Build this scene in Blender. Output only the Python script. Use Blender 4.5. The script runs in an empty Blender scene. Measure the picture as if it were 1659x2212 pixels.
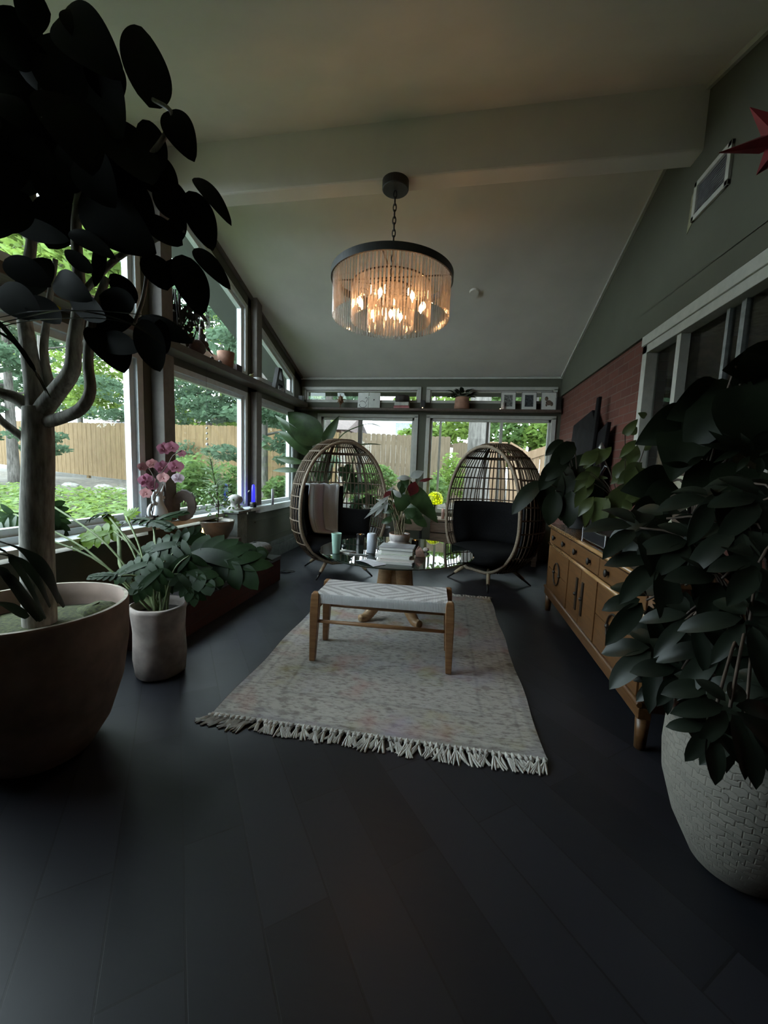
import bpy, math, random
import numpy as np
from mathutils import Vector, Matrix
C = bpy.context.scene.collection
SC = bpy.context.scene
R = math.radians
PI = math.pi
# ------------------------------------------------------------------ camera, sky, exposure
EYE = np.array([0.0, 0.0, 1.2])
FOC, CX, CY = 850.0, 829.5, 1106.0
PITCH, YAW, ROLL = R(6.2), R(10.05), R(2.15)
def _basis():
    f = np.array([-math.sin(YAW) * math.cos(PITCH), math.cos(YAW) * math.cos(PITCH), -math.sin(PITCH)])
    rt = np.array([math.cos(YAW), math.sin(YAW), 0.0]); up = np.cross(rt, f)
    c, s = math.cos(ROLL), math.sin(ROLL)
    return c * rt + s * up, -s * rt + c * up, f
RT, UPV, FW = _basis()
cam = bpy.data.cameras.new('camera'); camo = bpy.data.objects.new('camera', cam); C.objects.link(camo)
cam.sensor_fit = 'VERTICAL'; cam.sensor_height = 36.0; cam.lens = FOC / 2212 * 36.0
cam.clip_start = 0.02; cam.clip_end = 200
m = Matrix.Identity(4)
for i in range(3):
    m[i][0], m[i][1], m[i][2], m[i][3] = RT[i], UPV[i], -FW[i], EYE[i]
camo.matrix_world = m
SC.camera = camo
w = bpy.data.worlds.new('overcast_sky'); SC.world = w; w.use_nodes = True
wn = w.node_tree.nodes; bg = wn['Background']
bg.inputs[0].default_value = (0.82, 0.92, 1.0, 1); bg.inputs[1].default_value = 13.0
SC.view_settings.view_transform = 'Standard'; SC.view_settings.look = 'None'
SC.view_settings.gamma = 1.0; SC.view_settings.use_curve_mapping = False
SC.view_settings.exposure = 0.0
cy = SC.cycles
cy.use_denoising = True; cy.use_adaptive_sampling = True; cy.adaptive_threshold = .02
cy.max_bounces = 18; cy.diffuse_bounces = 6; cy.glossy_bounces = 4; cy.transmission_bounces = 16; cy.transparent_max_bounces = 24
cy.sample_clamp_indirect = 4.0; cy.caustics_reflective = False; cy.caustics_refractive = False
rng = random.Random(7)
def P(*a): return np.array(a, float)
def ray(x, y): return RT * ((x - CX) / FOC) - UPV * ((y - CY) / FOC) + FW
def at(x, y, Y):                         # the point of the sight line through a pixel that stands at room depth Y
    d = ray(x, y); return EYE + d * (Y / d[1])
def atx(x, y, X):
    d = ray(x, y); return EYE + d * (X / d[0])
def atz(x, y, z):
    d = ray(x, y); return EYE + d * ((z - 1.2) / d[2])
def nrm(v):
    v = np.asarray(v, float); n = np.linalg.norm(v); return v / n if n > 1e-9 else v
# ------------------------------------------------------------------ materials
MATS = {}
def nodes(name):
    m = bpy.data.materials.new(name); m.use_nodes = True
    return m, m.node_tree.nodes, m.node_tree.links, m.node_tree.nodes['Principled BSDF']
def ramp(N, L, fac, stops):
    r = N.new('ShaderNodeValToRGB'); e = r.color_ramp.elements
    while len(e) < len(stops): e.new(0.5)
    for k, (p, c) in enumerate(stops): e[k].position = p; e[k].color = (*c, 1)
    L.new(fac, r.inputs[0]); return r.outputs[0]
def math_(N, L, op, a, b=None, c=None):
    n = N.new('ShaderNodeMath'); n.operation = op
    for i, v in enumerate((a, b, c)):
        if v is None: continue
        if isinstance(v, (int, float)): n.inputs[i].default_value = v
        else: L.new(v, n.inputs[i])
    return n.outputs[0]
def mix(N, L, fac, a, b):
    n = N.new('ShaderNodeMix'); n.data_type = 'RGBA'
    for i, v in ((0, fac), (6, a), (7, b)):
        if isinstance(v, (int, float)): n.inputs[i].default_value = v
        elif isinstance(v, tuple): n.inputs[i].default_value = (*v, 1)
        else: L.new(v, n.inputs[i])
    return n.outputs[2]
def obco(N, L, scale=(1, 1, 1), rot=(0, 0, 0), loc=(0, 0, 0)):
    t = N.new('ShaderNodeTexCoord'); mp = N.new('ShaderNodeMapping')
    mp.inputs['Scale'].default_value = scale; mp.inputs['Rotation'].default_value = rot; mp.inputs['Location'].default_value = loc
    L.new(t.outputs['Object'], mp.inputs[0]); return mp.outputs[0]
def noise(N, L, vec, scale, detail=4, rough=.55):
    n = N.new('ShaderNodeTexNoise'); n.inputs['Scale'].default_value = scale; n.inputs['Detail'].default_value = detail
    n.inputs['Roughness'].default_value = rough; L.new(vec, n.inputs['Vector']); return n.outputs[0]
def bump(N, L, b, h, strength=.3, dist=.01):
    n = N.new('ShaderNodeBump'); n.inputs['Strength'].default_value = strength; n.inputs['Distance'].default_value = dist
    L.new(h, n.inputs['Height']); L.new(n.outputs[0], b.inputs['Normal'])
def M(name, col, rough=.6, metal=0.0, var=.18, scale=18, stretch=(1, 1, 1), bmp=0.0, spec=.5, col2=None, emit=None, es=0.0, sheen=0):
    if name in MATS: return MATS[name]
    m, N, L, b = nodes(name)
    v = obco(N, L, stretch); n = noise(N, L, v, scale)
    c2 = col2 if col2 else tuple(min(1, c * (1 - 2.2 * var)) if c * (1 - 2.2 * var) > 0 else 0 for c in col)
    c1 = tuple(min(1, c * (1 + var)) for c in col)
    L.new(ramp(N, L, n, [(.3, c2), (.68, c1)]), b.inputs['Base Color'])
    b.inputs['Roughness'].default_value = rough; b.inputs['Metallic'].default_value = metal
    b.inputs['Specular IOR Level'].default_value = spec
    if sheen: b.inputs['Sheen Weight'].default_value = sheen
    if bmp: bump(N, L, b, n, bmp, .004)
    if emit: b.inputs['Emission Color'].default_value = (*emit, 1); b.inputs['Emission Strength'].default_value = es
    MATS[name] = m; return m
def leafmat(name, col, trans=.35, rough=.4, spec=.5, var=.25, scale=9):
    if name in MATS: return MATS[name]
    m, N, L, b = nodes(name)
    n = noise(N, L, obco(N, L), scale, 3)
    lo = tuple(c * (1 - 1.6 * var) for c in col); hi = tuple(min(1, c * (1 + 1.3 * var)) for c in col)
    cc = ramp(N, L, n, [(.3, lo), (.7, hi)])
    L.new(cc, b.inputs['Base Color']); b.inputs['Roughness'].default_value = rough; b.inputs['Specular IOR Level'].default_value = spec
    t = N.new('ShaderNodeBsdfTranslucent'); mx = N.new('ShaderNodeMixShader'); mx.inputs[0].default_value = trans
    hs = N.new('ShaderNodeHueSaturation'); hs.inputs['Value'].default_value = 1.5; hs.inputs['Hue'].default_value = .48; L.new(cc, hs.inputs['Color'])
    L.new(hs.outputs[0], t.inputs[0])
    L.new(b.outputs[0], mx.inputs[1]); L.new(t.outputs[0], mx.inputs[2])
    L.new(mx.outputs[0], N['Material Output'].inputs[0]); MATS[name] = m; return m
def schlick(N, L, ior):                  # Fresnel reflectance of a thin sheet, the same from both sides
    f0 = ((ior - 1) / (ior + 1)) ** 2; lw = N.new('ShaderNodeLayerWeight'); lw.inputs[0].default_value = .5
    return math_(N, L, 'ADD', math_(N, L, 'MULTIPLY', math_(N, L, 'POWER', lw.outputs['Facing'], 5.0), 1 - f0), f0)
def glassmat(name, tint=(1, 1, 1), ior=1.45, rough=.0, gain=1.0):
    if name in MATS: return MATS[name]
    m, N, L, b = nodes(name); N.remove(b)
    t = N.new('ShaderNodeBsdfTransparent'); t.inputs[0].default_value = (*tint, 1)
    g = N.new('ShaderNodeBsdfGlossy'); g.inputs['Roughness'].default_value = rough
    mx = N.new('ShaderNodeMixShader'); L.new(math_(N, L, 'MINIMUM', math_(N, L, 'MULTIPLY', schlick(N, L, ior), gain), 1.0), mx.inputs[0])
    L.new(t.outputs[0], mx.inputs[1]); L.new(g.outputs[0], mx.inputs[2]); L.new(mx.outputs[0], N['Material Output'].inputs[0])
    MATS[name] = m; return m
def crystalmat():
    m, N, L, b = nodes('cut_crystal'); N.remove(b)
    t = N.new('ShaderNodeBsdfTransparent'); t.inputs[0].default_value = (.97, .95, .93, 1)
    g = N.new('ShaderNodeBsdfRefraction'); g.inputs['IOR'].default_value = 1.3; g.inputs['Roughness'].default_value = .04
    s = N.new('ShaderNodeBsdfGlossy'); s.inputs['Roughness'].default_value = .07
    d = N.new('ShaderNodeBsdfTranslucent'); d.inputs[0].default_value = (1, .95, .92, 1)
    e = N.new('ShaderNodeMixShader'); e.inputs[0].default_value = .30; L.new(t.outputs[0], e.inputs[1]); L.new(g.outputs[0], e.inputs[2])
    a = N.new('ShaderNodeMixShader'); n = noise(N, L, obco(N, L, (70, 70, 7)), 1.0, 3)
    L.new(math_(N, L, 'MULTIPLY', math_(N, L, 'POWER', n, 2.2), .8), a.inputs[0])
    L.new(e.outputs[0], a.inputs[1]); L.new(d.outputs[0], a.inputs[2])
    c = N.new('ShaderNodeMixShader'); L.new(math_(N, L, 'MINIMUM', math_(N, L, 'MULTIPLY', schlick(N, L, 1.6), 1.6), .9), c.inputs[0]); L.new(a.outputs[0], c.inputs[1]); L.new(s.outputs[0], c.inputs[2])
    L.new(c.outputs[0], N['Material Output'].inputs[0]); MATS['cut_crystal'] = m; return m
def woodmat(name, a, b_, scale=(3, 30, 30), rough=.4, spec=.5):
    if name in MATS: return MATS[name]
    m, N, L, b = nodes(name); v = obco(N, L, scale); n = noise(N, L, v, 2.2, 6, .6)
    L.new(ramp(N, L, n, [(.3, a), (.7, b_)]), b.inputs['Base Color']); b.inputs['Roughness'].default_value = rough
    b.inputs['Specular IOR Level'].default_value = spec
    bump(N, L, b, n, .12, .003); MATS[name] = m; return m
def floormat():
    m, N, L, b = nodes('dark_plank_floor')
    v = obco(N, L, (1, 1, 1), (0, 0, R(52)))
    br = N.new('ShaderNodeTexBrick'); br.inputs['Scale'].default_value = 1.0
    br.inputs['Brick Width'].default_value = .92; br.inputs['Row Height'].default_value = .18
    br.inputs['Mortar Size'].default_value = .003; br.offset = .37
    br.inputs['Color1'].default_value = (.007, .008, .012, 1); br.inputs['Color2'].default_value = (.023, .023, .031, 1); br.inputs['Mortar'].default_value = (.006, .006, .007, 1)
    L.new(v, br.inputs['Vector'])
    n = noise(N, L, obco(N, L, (4, 26, 1), (0, 0, R(52))), 1.6, 6, .65)
    n2 = noise(N, L, obco(N, L), 2.4, 5)
    col = mix(N, L, math_(N, L, 'MULTIPLY', n, .55), br.outputs[0], (.022, .022, .025))
    L.new(col, b.inputs['Base Color'])
    L.new(math_(N, L, 'ADD', math_(N, L, 'MULTIPLY', n2, .25), .30), b.inputs['Roughness']); b.inputs['Specular IOR Level'].default_value = .42
    h = math_(N, L, 'SUBTRACT', math_(N, L, 'MULTIPLY', n, .25), br.outputs['Fac'])
    bump(N, L, b, h, .25, .003); MATS['floor'] = m; return m
def brickmat(name='red_brick_wall', c1=(.13, .040, .026), c2=(.09, .027, .019), mo=(.125, .080, .062), rot=(R(90), 0, R(90))):
    m, N, L, b = nodes(name)
    t = N.new('ShaderNodeTexCoord'); sp = N.new('ShaderNodeSeparateXYZ'); L.new(t.outputs['Object'], sp.inputs[0])
    cb = N.new('ShaderNodeCombineXYZ'); L.new(math_(N, L, 'ADD', sp.outputs[0], sp.outputs[1]), cb.inputs[0]); L.new(sp.outputs[2], cb.inputs[1])
    br = N.new('ShaderNodeTexBrick'); br.inputs['Scale'].default_value = 1.0; br.inputs['Brick Width'].default_value = .205; br.inputs['Row Height'].default_value = .072
    br.inputs['Mortar Size'].default_value = .006; br.inputs['Mortar Smooth'].default_value = .4
    br.inputs['Color1'].default_value = (*c1, 1); br.inputs['Color2'].default_value = (*c2, 1); br.inputs['Mortar'].default_value = (*mo, 1)
    L.new(cb.outputs[0], br.inputs['Vector'])
    n = noise(N, L, obco(N, L), 9, 5)
    L.new(mix(N, L, math_(N, L, 'MULTIPLY', n, .4), br.outputs[0], (c1[0] * .6, c1[1] * .6, c1[2] * .6)), b.inputs['Base Color'])
    b.inputs['Roughness'].default_value = .85
    bump(N, L, b, math_(N, L, 'SUBTRACT', n, math_(N, L, 'MULTIPLY', br.outputs['Fac'], 2.0)), .5, .006); MATS[name] = m; return m
def rugmat(W, Ln):
    m, N, L, b = nodes('distressed_rug')
    t = N.new('ShaderNodeTexCoord'); sp = N.new('ShaderNodeSeparateXYZ'); L.new(t.outputs['Object'], sp.inputs[0])
    wob = noise(N, L, obco(N, L), 14, 3)
    wb = math_(N, L, 'MULTIPLY', math_(N, L, 'SUBTRACT', wob, .5), .02)
    dx = math_(N, L, 'SUBTRACT', W / 2, math_(N, L, 'ABSOLUTE', sp.outputs[0])); dy = math_(N, L, 'SUBTRACT', Ln / 2, math_(N, L, 'ABSOLUTE', sp.outputs[1]))
    d = math_(N, L, 'ADD', math_(N, L, 'MINIMUM', dx, dy), wb)
    r = N.new('ShaderNodeValToRGB'); r.color_ramp.interpolation = 'LINEAR'
    st = [(0, (.20, .185, .18)), (.05, (.15, .14, .138)), (.085, (.44, .41, .38)), (.13, (.40, .375, .35)), (.145, (.22, .205, .195)), (.165, (.42, .39, .36)), (.40, (.39, .36, .335)), (.425, (.16, .15, .148)), (.45, (.40, .375, .355)), (1, (.44, .415, .40))]
    e = r.color_ramp.elements
    while len(e) < len(st): e.new(.5)
    for k, (p, c) in enumerate(st): e[k].position = p; e[k].color = (*c, 1)
    L.new(math_(N, L, 'MULTIPLY', d, 1.7), r.inputs[0])
    vo = N.new('ShaderNodeTexVoronoi'); vo.inputs['Scale'].default_value = 9; vo.distance = 'MANHATTAN'; L.new(obco(N, L, (1, 1.25, 1)), vo.inputs['Vector'])
    motif = ramp(N, L, vo.outputs['Distance'], [(.25, (.17, .16, .155)), (.42, (.58, .56, .53))])
    c = mix(N, L, .42, r.outputs[0], mix(N, L, 1.0, motif, motif))
    n1 = noise(N, L, obco(N, L, (1.2, 7, 1)), 9, 7, .72)
    c = mix(N, L, ramp(N, L, n1, [(.46, (0, 0, 0)), (.60, (.5, .5, .5))]), c, (.46, .44, .41))
    n2 = noise(N, L, obco(N, L, (1.6, 5, 1), loc=(4, 2, 0)), 13, 7, .75)
    c = mix(N, L, ramp(N, L, n2, [(.48, (0, 0, 0)), (.63, (.8, .8, .8))]), c, (.17, .155, .145))
    n3 = noise(N, L, obco(N, L, loc=(2.3, .7, 0)), 2.6, 3)
    c = mix(N, L, ramp(N, L, n3, [(.54, (0, 0, 0)), (.68, (.42, .42, .42))]), c, (.46, .24, .22))
    n4 = noise(N, L, obco(N, L, loc=(7.3, 3.7, 0)), 3.1, 3)
    c = mix(N, L, ramp(N, L, n4, [(.56, (0, 0, 0)), (.68, (.35, .35, .35))]), c, (.36, .32, .14))
    n5 = noise(N, L, obco(N, L, loc=(1.3, 9.7, 0)), 2.4, 3)
    c = mix(N, L, ramp(N, L, n5, [(.54, (0, 0, 0)), (.68, (.4, .4, .4))]), c, (.42, .40, .50))
    c = mix(N, L, 1.0, c, c); hs = N.new('ShaderNodeHueSaturation'); hs.inputs['Saturation'].default_value = 1.35; hs.inputs['Value'].default_value = .98; L.new(c, hs.inputs['Color']); L.new(hs.outputs[0], b.inputs['Base Color']); b.inputs['Roughness'].default_value = .95; b.inputs['Specular IOR Level'].default_value = .1
    bump(N, L, b, n2, .4, .004); return m
def weavemat():
    m, N, L, b = nodes('woven_cotton_seat')
    t = N.new('ShaderNodeTexCoord'); sp = N.new('ShaderNodeSeparateXYZ'); L.new(t.outputs['Object'], sp.inputs[0])
    ax = math_(N, L, 'ABSOLUTE', sp.outputs[0]); ay = math_(N, L, 'ABSOLUTE', sp.outputs[1])
    q = math_(N, L, 'ADD', math_(N, L, 'MULTIPLY', ax, .62), ay)
    st = math_(N, L, 'FRACT', math_(N, L, 'MULTIPLY', q, 16.0))
    tw = noise(N, L, obco(N, L, (1, 1, 1)), 160, 2)
    band = math_(N, L, 'GREATER_THAN', math_(N, L, 'ADD', st, math_(N, L, 'MULTIPLY', math_(N, L, 'SUBTRACT', tw, .5), .5)), .58)
    top = math_(N, L, 'GREATER_THAN', sp.outputs[2], .425)
    mask = math_(N, L, 'MULTIPLY', band, top)
    c = mix(N, L, mask, (.66, .64, .64), (.38, .36, .36))
    strand = math_(N, L, 'SINE', math_(N, L, 'MULTIPLY', sp.outputs[0], 700.0))
    c = mix(N, L, math_(N, L, 'MULTIPLY', tw, .35), c, (.45, .43, .43))
    L.new(c, b.inputs['Base Color']); b.inputs['Roughness'].default_value = .9
    bump(N, L, b, math_(N, L, 'ADD', math_(N, L, 'MULTIPLY', strand, .3), math_(N, L, 'MULTIPLY', mask, -1.2)), .35, .004); return m
def blanketmat():
    m, N, L, b = nodes('striped_throw')
    t = N.new('ShaderNodeUVMap'); sp = N.new('ShaderNodeSeparateXYZ'); L.new(t.outputs[0], sp.inputs[0])
    st = [(0, (.68, .72, .76)), (.10, (.76, .80, .84)), (.18, (.70, .73, .76)), (.21, (.25, .26, .30)), (.25, (.66, .68, .70)), (.38, (.56, .44, .51)), (.52, (.45, .33, .40)), (.56, (.16, .14, .17)), (.60, (.66, .69, .73)), (1, (.74, .78, .82))]
    c = ramp(N, L, sp.outputs[0], st)
    n = noise(N, L, obco(N, L), 60, 4)
    L.new(mix(N, L, math_(N, L, 'MULTIPLY', n, .5), c, (.55, .56, .58)), b.inputs['Base Color']); b.inputs['Roughness'].default_value = .95
    bump(N, L, b, n, .5, .006); return m
# ------------------------------------------------------------------ mesh builder
class MB:
    def __init__(s): s.v = []; s.f = []; s.uv = None
    def add(s, vs, fs):
        o = len(s.v); s.v.extend([tuple(map(float, p)) for p in vs]); s.f.extend([tuple(i + o for i in f) for f in fs]); return s
    def box(s, x0, x1, y0, y1, z0, z1):
        vs = [(x, y, z) for z in (z0, z1) for y in (y0, y1) for x in (x0, x1)]
        return s.add(vs, [(0, 2, 3, 1), (4, 5, 7, 6), (0, 1, 5, 4), (2, 6, 7, 3), (0, 4, 6, 2), (1, 3, 7, 5)])
    def prism(s, poly, d):               # polygon of 3-D points swept along d
        n = len(poly); d = np.asarray(d, float); a = [np.asarray(p, float) for p in poly]
        return s.add(a + [p + d for p in a], [tuple(range(n))[::-1], tuple(range(n, 2 * n))] + [(i, (i + 1) % n, n + (i + 1) % n, n + i) for i in range(n)])
    def tube(s, pts, rad, n=8, closed=False, cap=True, flat=None):
        pts = [np.asarray(p, float) for p in pts]; k = len(pts)
        if not hasattr(rad, '__len__'): rad = [rad] * k
        ref = None; vs = []
        for i, p in enumerate(pts):
            if closed: t = pts[(i + 1) % k] - pts[i - 1]
            else: t = pts[min(i + 1, k - 1)] - pts[max(i - 1, 0)]
            t = nrm(t)
            if ref is None: ref = P(0, 0, 1) if abs(t[2]) < .9 else P(1, 0, 0)
            a = ref - t * np.dot(ref, t)
            if np.linalg.norm(a) < 1e-6: a = np.cross(t, P(0.3, 1, 0.2))
            a = nrm(a); b = np.cross(t, a); ref = a
            fa = flat if flat else 1.0
            for j in range(n):
                g = 2 * PI * j / n; vs.append(p + rad[i] * (a * math.cos(g) * fa + b * math.sin(g)))
        fs = []
        for i in range(k if closed else k - 1):
            for j in range(n):
                q = (i + 1) % k; fs.append((i * n + j, i * n + (j + 1) % n, q * n + (j + 1) % n, q * n + j))
        if cap and not closed: fs += [tuple(range(n))[::-1], tuple((k - 1) * n + j for j in range(n))]
        return s.add(vs, fs)
    def lathe(s, prof, c=(0, 0, 0), n=32, wob=None, cap=True):   # profile of (radius, z)
        c = P(*c); vs = []; k = len(prof)
        for i, (r, z) in enumerate(prof):
            for j in range(n):
                a = 2 * PI * j / n; rr = r * (1 + (wob(a, z) if wob else 0)); vs.append(c + P(rr * math.cos(a), rr * math.sin(a), z))
        fs = [(i * n + j, i * n + (j + 1) % n, (i + 1) * n + (j + 1) % n, (i + 1) * n + j) for i in range(k - 1) for j in range(n)]
        cap = cap and prof[0] != prof[-1]
        if cap and prof[0][0] > 1e-6: fs.append(tuple(range(n))[::-1])
        if cap and prof[-1][0] > 1e-6: fs.append(tuple((k - 1) * n + j for j in range(n)))
        return s.add(vs, fs)
    def ball(s, c, r, n=14, sq=(1, 1, 1), jit=0):
        vs = []; c = P(*c)
        for i in range(n // 2 + 1):
            t = PI * i / (n // 2)
            for j in range(n):
                a = 2 * PI * j / n; q = 1 + (rng.uniform(-jit, jit) if jit else 0)
                vs.append(c + P(math.sin(t) * math.cos(a) * sq[0], math.sin(t) * math.sin(a) * sq[1], math.cos(t) * sq[2]) * r * q)
        return s.add(vs, [(i * n + j, (i + 1) * n + j, (i + 1) * n + (j + 1) % n, i * n + (j + 1) % n) for i in range(n // 2) for j in range(n)])
    def grid(s, fn, nu, nv):
        vs = [fn(i / nu, j / nv) for j in range(nv + 1) for i in range(nu + 1)]
        return s.add(vs, [(j * (nu + 1) + i, j * (nu + 1) + i + 1, (j + 1) * (nu + 1) + i + 1, (j + 1) * (nu + 1) + i) for j in range(nv) for i in range(nu)])
    def leaf(s, B, T, w, n, curl=.06, fold=.15, k=8, shape='oval', wave=0.0):
        B = np.asarray(B, float); T = np.asarray(T, float); a = T - B; Lg = np.linalg.norm(a); a = nrm(a)
        n = np.asarray(n, float); n = nrm(n - a * np.dot(n, a)); sd = np.cross(a, n); vs = []
        ph = rng.uniform(0, 6)
        for i in range(k + 1):
            t = i / k
            if shape == 'oval': pr = math.sin(PI * t ** .85) ** .62 if 0 < t < 1 else 0
            elif shape == 'heart': pr = (math.sin(PI * (t * .93 + .07) ** .62) ** .8) if t < 1 else 0
            elif shape == 'paddle': pr = math.sin(PI * t ** .62) ** .85 if 0 < t < 1 else 0
            elif shape == 'strap': pr = min(1, t * 6 + .45) * (1 - t ** 3) ** .7
            else: pr = math.sin(PI * t ** .9) ** 1.05 if 0 < t < 1 else 0     # lance
            pr = max(pr, .02); ctr = B + a * (t * Lg) + n * (curl * 4 * t * (1 - t) * Lg)
            for u in (-1, -.5, 0, .5, 1):
                vs.append(ctr + sd * (u * pr * w / 2) + n * (fold * abs(u) * pr * w / 2 + wave * w * math.sin(9 * t + ph + u * 2) * abs(u)))
        return s.add(vs, [(i * 5 + j, i * 5 + j + 1, (i + 1) * 5 + j + 1, (i + 1) * 5 + j) for i in range(k) for j in range(4)])
    def strap(s, pts, w, n):             # a long leaf that follows a path
        pts = [np.asarray(p, float) for p in pts]; q = spline(pts, 22); vs = []; k = len(q)
        for i, p in enumerate(q):
            t = i / (k - 1); a = nrm(q[min(i + 1, k - 1)] - q[max(i - 1, 0)]); nn = np.asarray(n, float); nn = nrm(nn - a * np.dot(nn, a)); sd = np.cross(a, nn)
            pr = (min(1, .55 + t * 2)) * max(.03, (1 - t ** 3.5))
            for u in (-1, 0, 1): vs.append(p + sd * (u * w / 2 * pr) + nn * (abs(u) * w * .16 * pr))
        return s.add(vs, [(i * 3 + j, i * 3 + j + 1, (i + 1) * 3 + j + 1, (i + 1) * 3 + j) for i in range(k - 1) for j in range(2)])
    def monstera(s, B, T, w, n, curl=.08):
        B = np.asarray(B, float); T = np.asarray(T, float); a = T - B; Lg = np.linalg.norm(a); a = nrm(a)
        n = np.asarray(n, float); n = nrm(n - a * np.dot(n, a)); sd = np.cross(a, n)
        s.leaf(B - a * Lg * .06, T, w * .26, n, curl, .1, 8)
        for side in (-1, 1):
            for i in range(6):
                t = .02 + .15 * i; o = B + a * (t * Lg) + n * curl * 4 * t * (1 - t) * Lg
                ang = R(-25 + 17 * i * 0.9 + 10); d = sd * side * math.cos(ang) + a * math.sin(ang)
                ln = w / 2 * (1.0 - .07 * abs(i - 1.5) ** 1.4) / max(.55, math.cos(ang) * .7 + .3)
                e = o + d * ln - n * (ln * .22)
                s.leaf(o - d * .01, e, Lg * .235, n + sd * side * .15, .05, .05, 6)
        return s
    def palmate(s, Cn, r, n, down, k=7, wid=.36):
        n = nrm(n); u = nrm(np.cross(n, P(.2, .3, 1))); v = np.cross(n, u)
        for i in range(k):
            a = 2 * PI * (i + rng.uniform(-.15, .15)) / k; d = u * math.cos(a) + v * math.sin(a); rr = r * rng.uniform(.8, 1.1)
            b0 = Cn + d * r * .12; tip = Cn + d * rr + P(0, 0, -1) * rr * down
            s.leaf(b0, tip, rr * wid * rng.uniform(.85, 1.15), n + P(0, 0, .2), .09, .22, 7)
        return s
    def build(s, name, mat, parent=None, smooth=False, bevel=0, origin=None, kind=None, sub=0):
        if parent is not None: o0 = world_loc(parent)
        elif origin is not None: o0 = P(*origin)
        else:
            a = np.array(s.v); lo, hi = a.min(0), a.max(0); o0 = P((lo[0] + hi[0]) / 2, (lo[1] + hi[1]) / 2, lo[2])
        me = bpy.data.meshes.new(name); me.from_pydata([tuple(np.array(p) - o0) for p in s.v], [], s.f); me.update()
        if s.uv is not None:
            ul = me.uv_layers.new(name='UVMap')
            for lp in me.loops: ul.data[lp.index].uv = s.uv[lp.vertex_index]
        o = bpy.data.objects.new(name, me); C.objects.link(o)
        if mat is not None: me.materials.append(mat)
        if smooth: me.polygons.foreach_set('use_smooth', [True] * len(me.polygons))
        if parent is not None: o.parent = parent
        else: o.location = tuple(o0)
        if bevel:
            bm = o.modifiers.new('edge', 'BEVEL'); bm.width = bevel; bm.segments = 2; bm.limit_method = 'ANGLE'
        if sub:
            sm = o.modifiers.new('soft', 'SUBSURF'); sm.levels = sub; sm.render_levels = sub
        if kind: o['kind'] = kind
        return o
def world_loc(o):
    l = np.zeros(3)
    while o is not None: l = l + np.array(o.location); o = o.parent
    return l
def spline(pts, n):
    pts = [np.asarray(p, float) for p in pts]
    if len(pts) == 2: return [pts[0] + (pts[1] - pts[0]) * i / n for i in range(n + 1)]
    out = []; k = len(pts); seg = max(2, n // (k - 1))
    for i in range(k - 1):
        p0 = pts[max(i - 1, 0)]; p1 = pts[i]; p2 = pts[i + 1]; p3 = pts[min(i + 2, k - 1)]
        for j in range(seg):
            t = j / seg; out.append(.5 * ((2 * p1) + (p2 - p0) * t + (2 * p0 - 5 * p1 + 4 * p2 - p3) * t * t + (3 * p1 - p0 - 3 * p2 + p3) * t ** 3))
    out.append(pts[-1]); return out
def tag(o, label, cat, group=None, kind=None):
    o['label'] = label; o['category'] = cat
    if group: o['group'] = group
    if kind: o['kind'] = kind
    return o
def thing(name, label, cat, loc, group=None):
    o = bpy.data.objects.new(name, None); C.objects.link(o); o.location = tuple(float(x) for x in loc); o.empty_display_size = .1
    return tag(o, label, cat, group)
def struct(name, mb, mat, parent=None, **k):
    o = mb.build(name, mat, parent, **k)
    if parent is None: o['kind'] = 'structure'
    return o
def copy_tree(o, parent=None):
    kids = list(o.children); c = o.copy(); C.objects.link(c); c.parent = parent
    for ch in kids: copy_tree(ch, c)
    return c
# ------------------------------------------------------------------ palette
WALL = M('sage_wall_paint', (.080, .081, .058), .75, var=.05, scale=3)
CEIL = M('grey_ceiling_paint', (.77, .735, .70), .8, var=.04, scale=2)
TRIM = M('grey_white_trim', (.43, .425, .385), .55, var=.05)
VINYL = M('white_window_vinyl', (.72, .76, .78), .4, var=.04)
POST = M('taupe_post_paint', (.15, .13, .115), .6, var=.08)
FLOOR = floormat(); BRICK = brickmat()
HEARTHB = brickmat('dark_red_hearth_brick', (.075, .02, .017), (.055, .016, .014), (.05, .02, .018))
PANE = glassmat('window_pane', (.93, .97, .96), 1.45)
BLACK = M('black_metal', (.012, .012, .012), .45, var=.1)
WOOD = woodmat('honey_wood', (.22, .10, .04), (.36, .19, .085))
SBW = woodmat('amber_sideboard_wood', (.075, .032, .010), (.13, .060, .020), (20, 3, 20), .38)
SHELFW = woodmat('dark_shelf_wood', (.055, .036, .028), (.10, .07, .055), (20, 3, 20), .5)
WICKER = M('brown_wicker', (.11, .072, .042), .6, var=.25, scale=60)
CUSH = M('black_cushion_fabric', (.008, .008, .009), .95, var=.2, scale=80, bmp=.2, spec=.1)
TERRA = M('terracotta_clay', (.33, .17, .115), .8, var=.15, scale=14, bmp=.1)
SOIL = M('potting_soil', (.02, .014, .01), .95, bmp=.6, scale=60)
MOSS = M('green_moss', (.05, .058, .014), .95, bmp=.8, scale=70, var=.35)
BARK = M('grey_bark', (.34, .32, .28), .85, bmp=.35, scale=22, stretch=(3, 3, .6), var=.25)
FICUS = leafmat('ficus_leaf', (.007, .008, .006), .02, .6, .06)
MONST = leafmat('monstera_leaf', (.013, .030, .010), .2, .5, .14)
WINLIT = leafmat('window_lit_leaf', (.16, .28, .03), .5, .35)  # window light put into the colour of a few monstera leaves
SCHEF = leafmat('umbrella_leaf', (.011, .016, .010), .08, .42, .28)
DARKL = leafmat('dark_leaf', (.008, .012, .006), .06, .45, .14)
BOP = leafmat('banana_like_leaf', (.03, .055, .02), .16, .4, .35)
STEM = M('green_stem', (.12, .16, .06), .6)
BRST = M('brown_stem', (.06, .04, .028), .7)
WHITE = M('white_glaze', (.75, .76, .78), .35, var=.04)
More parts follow.
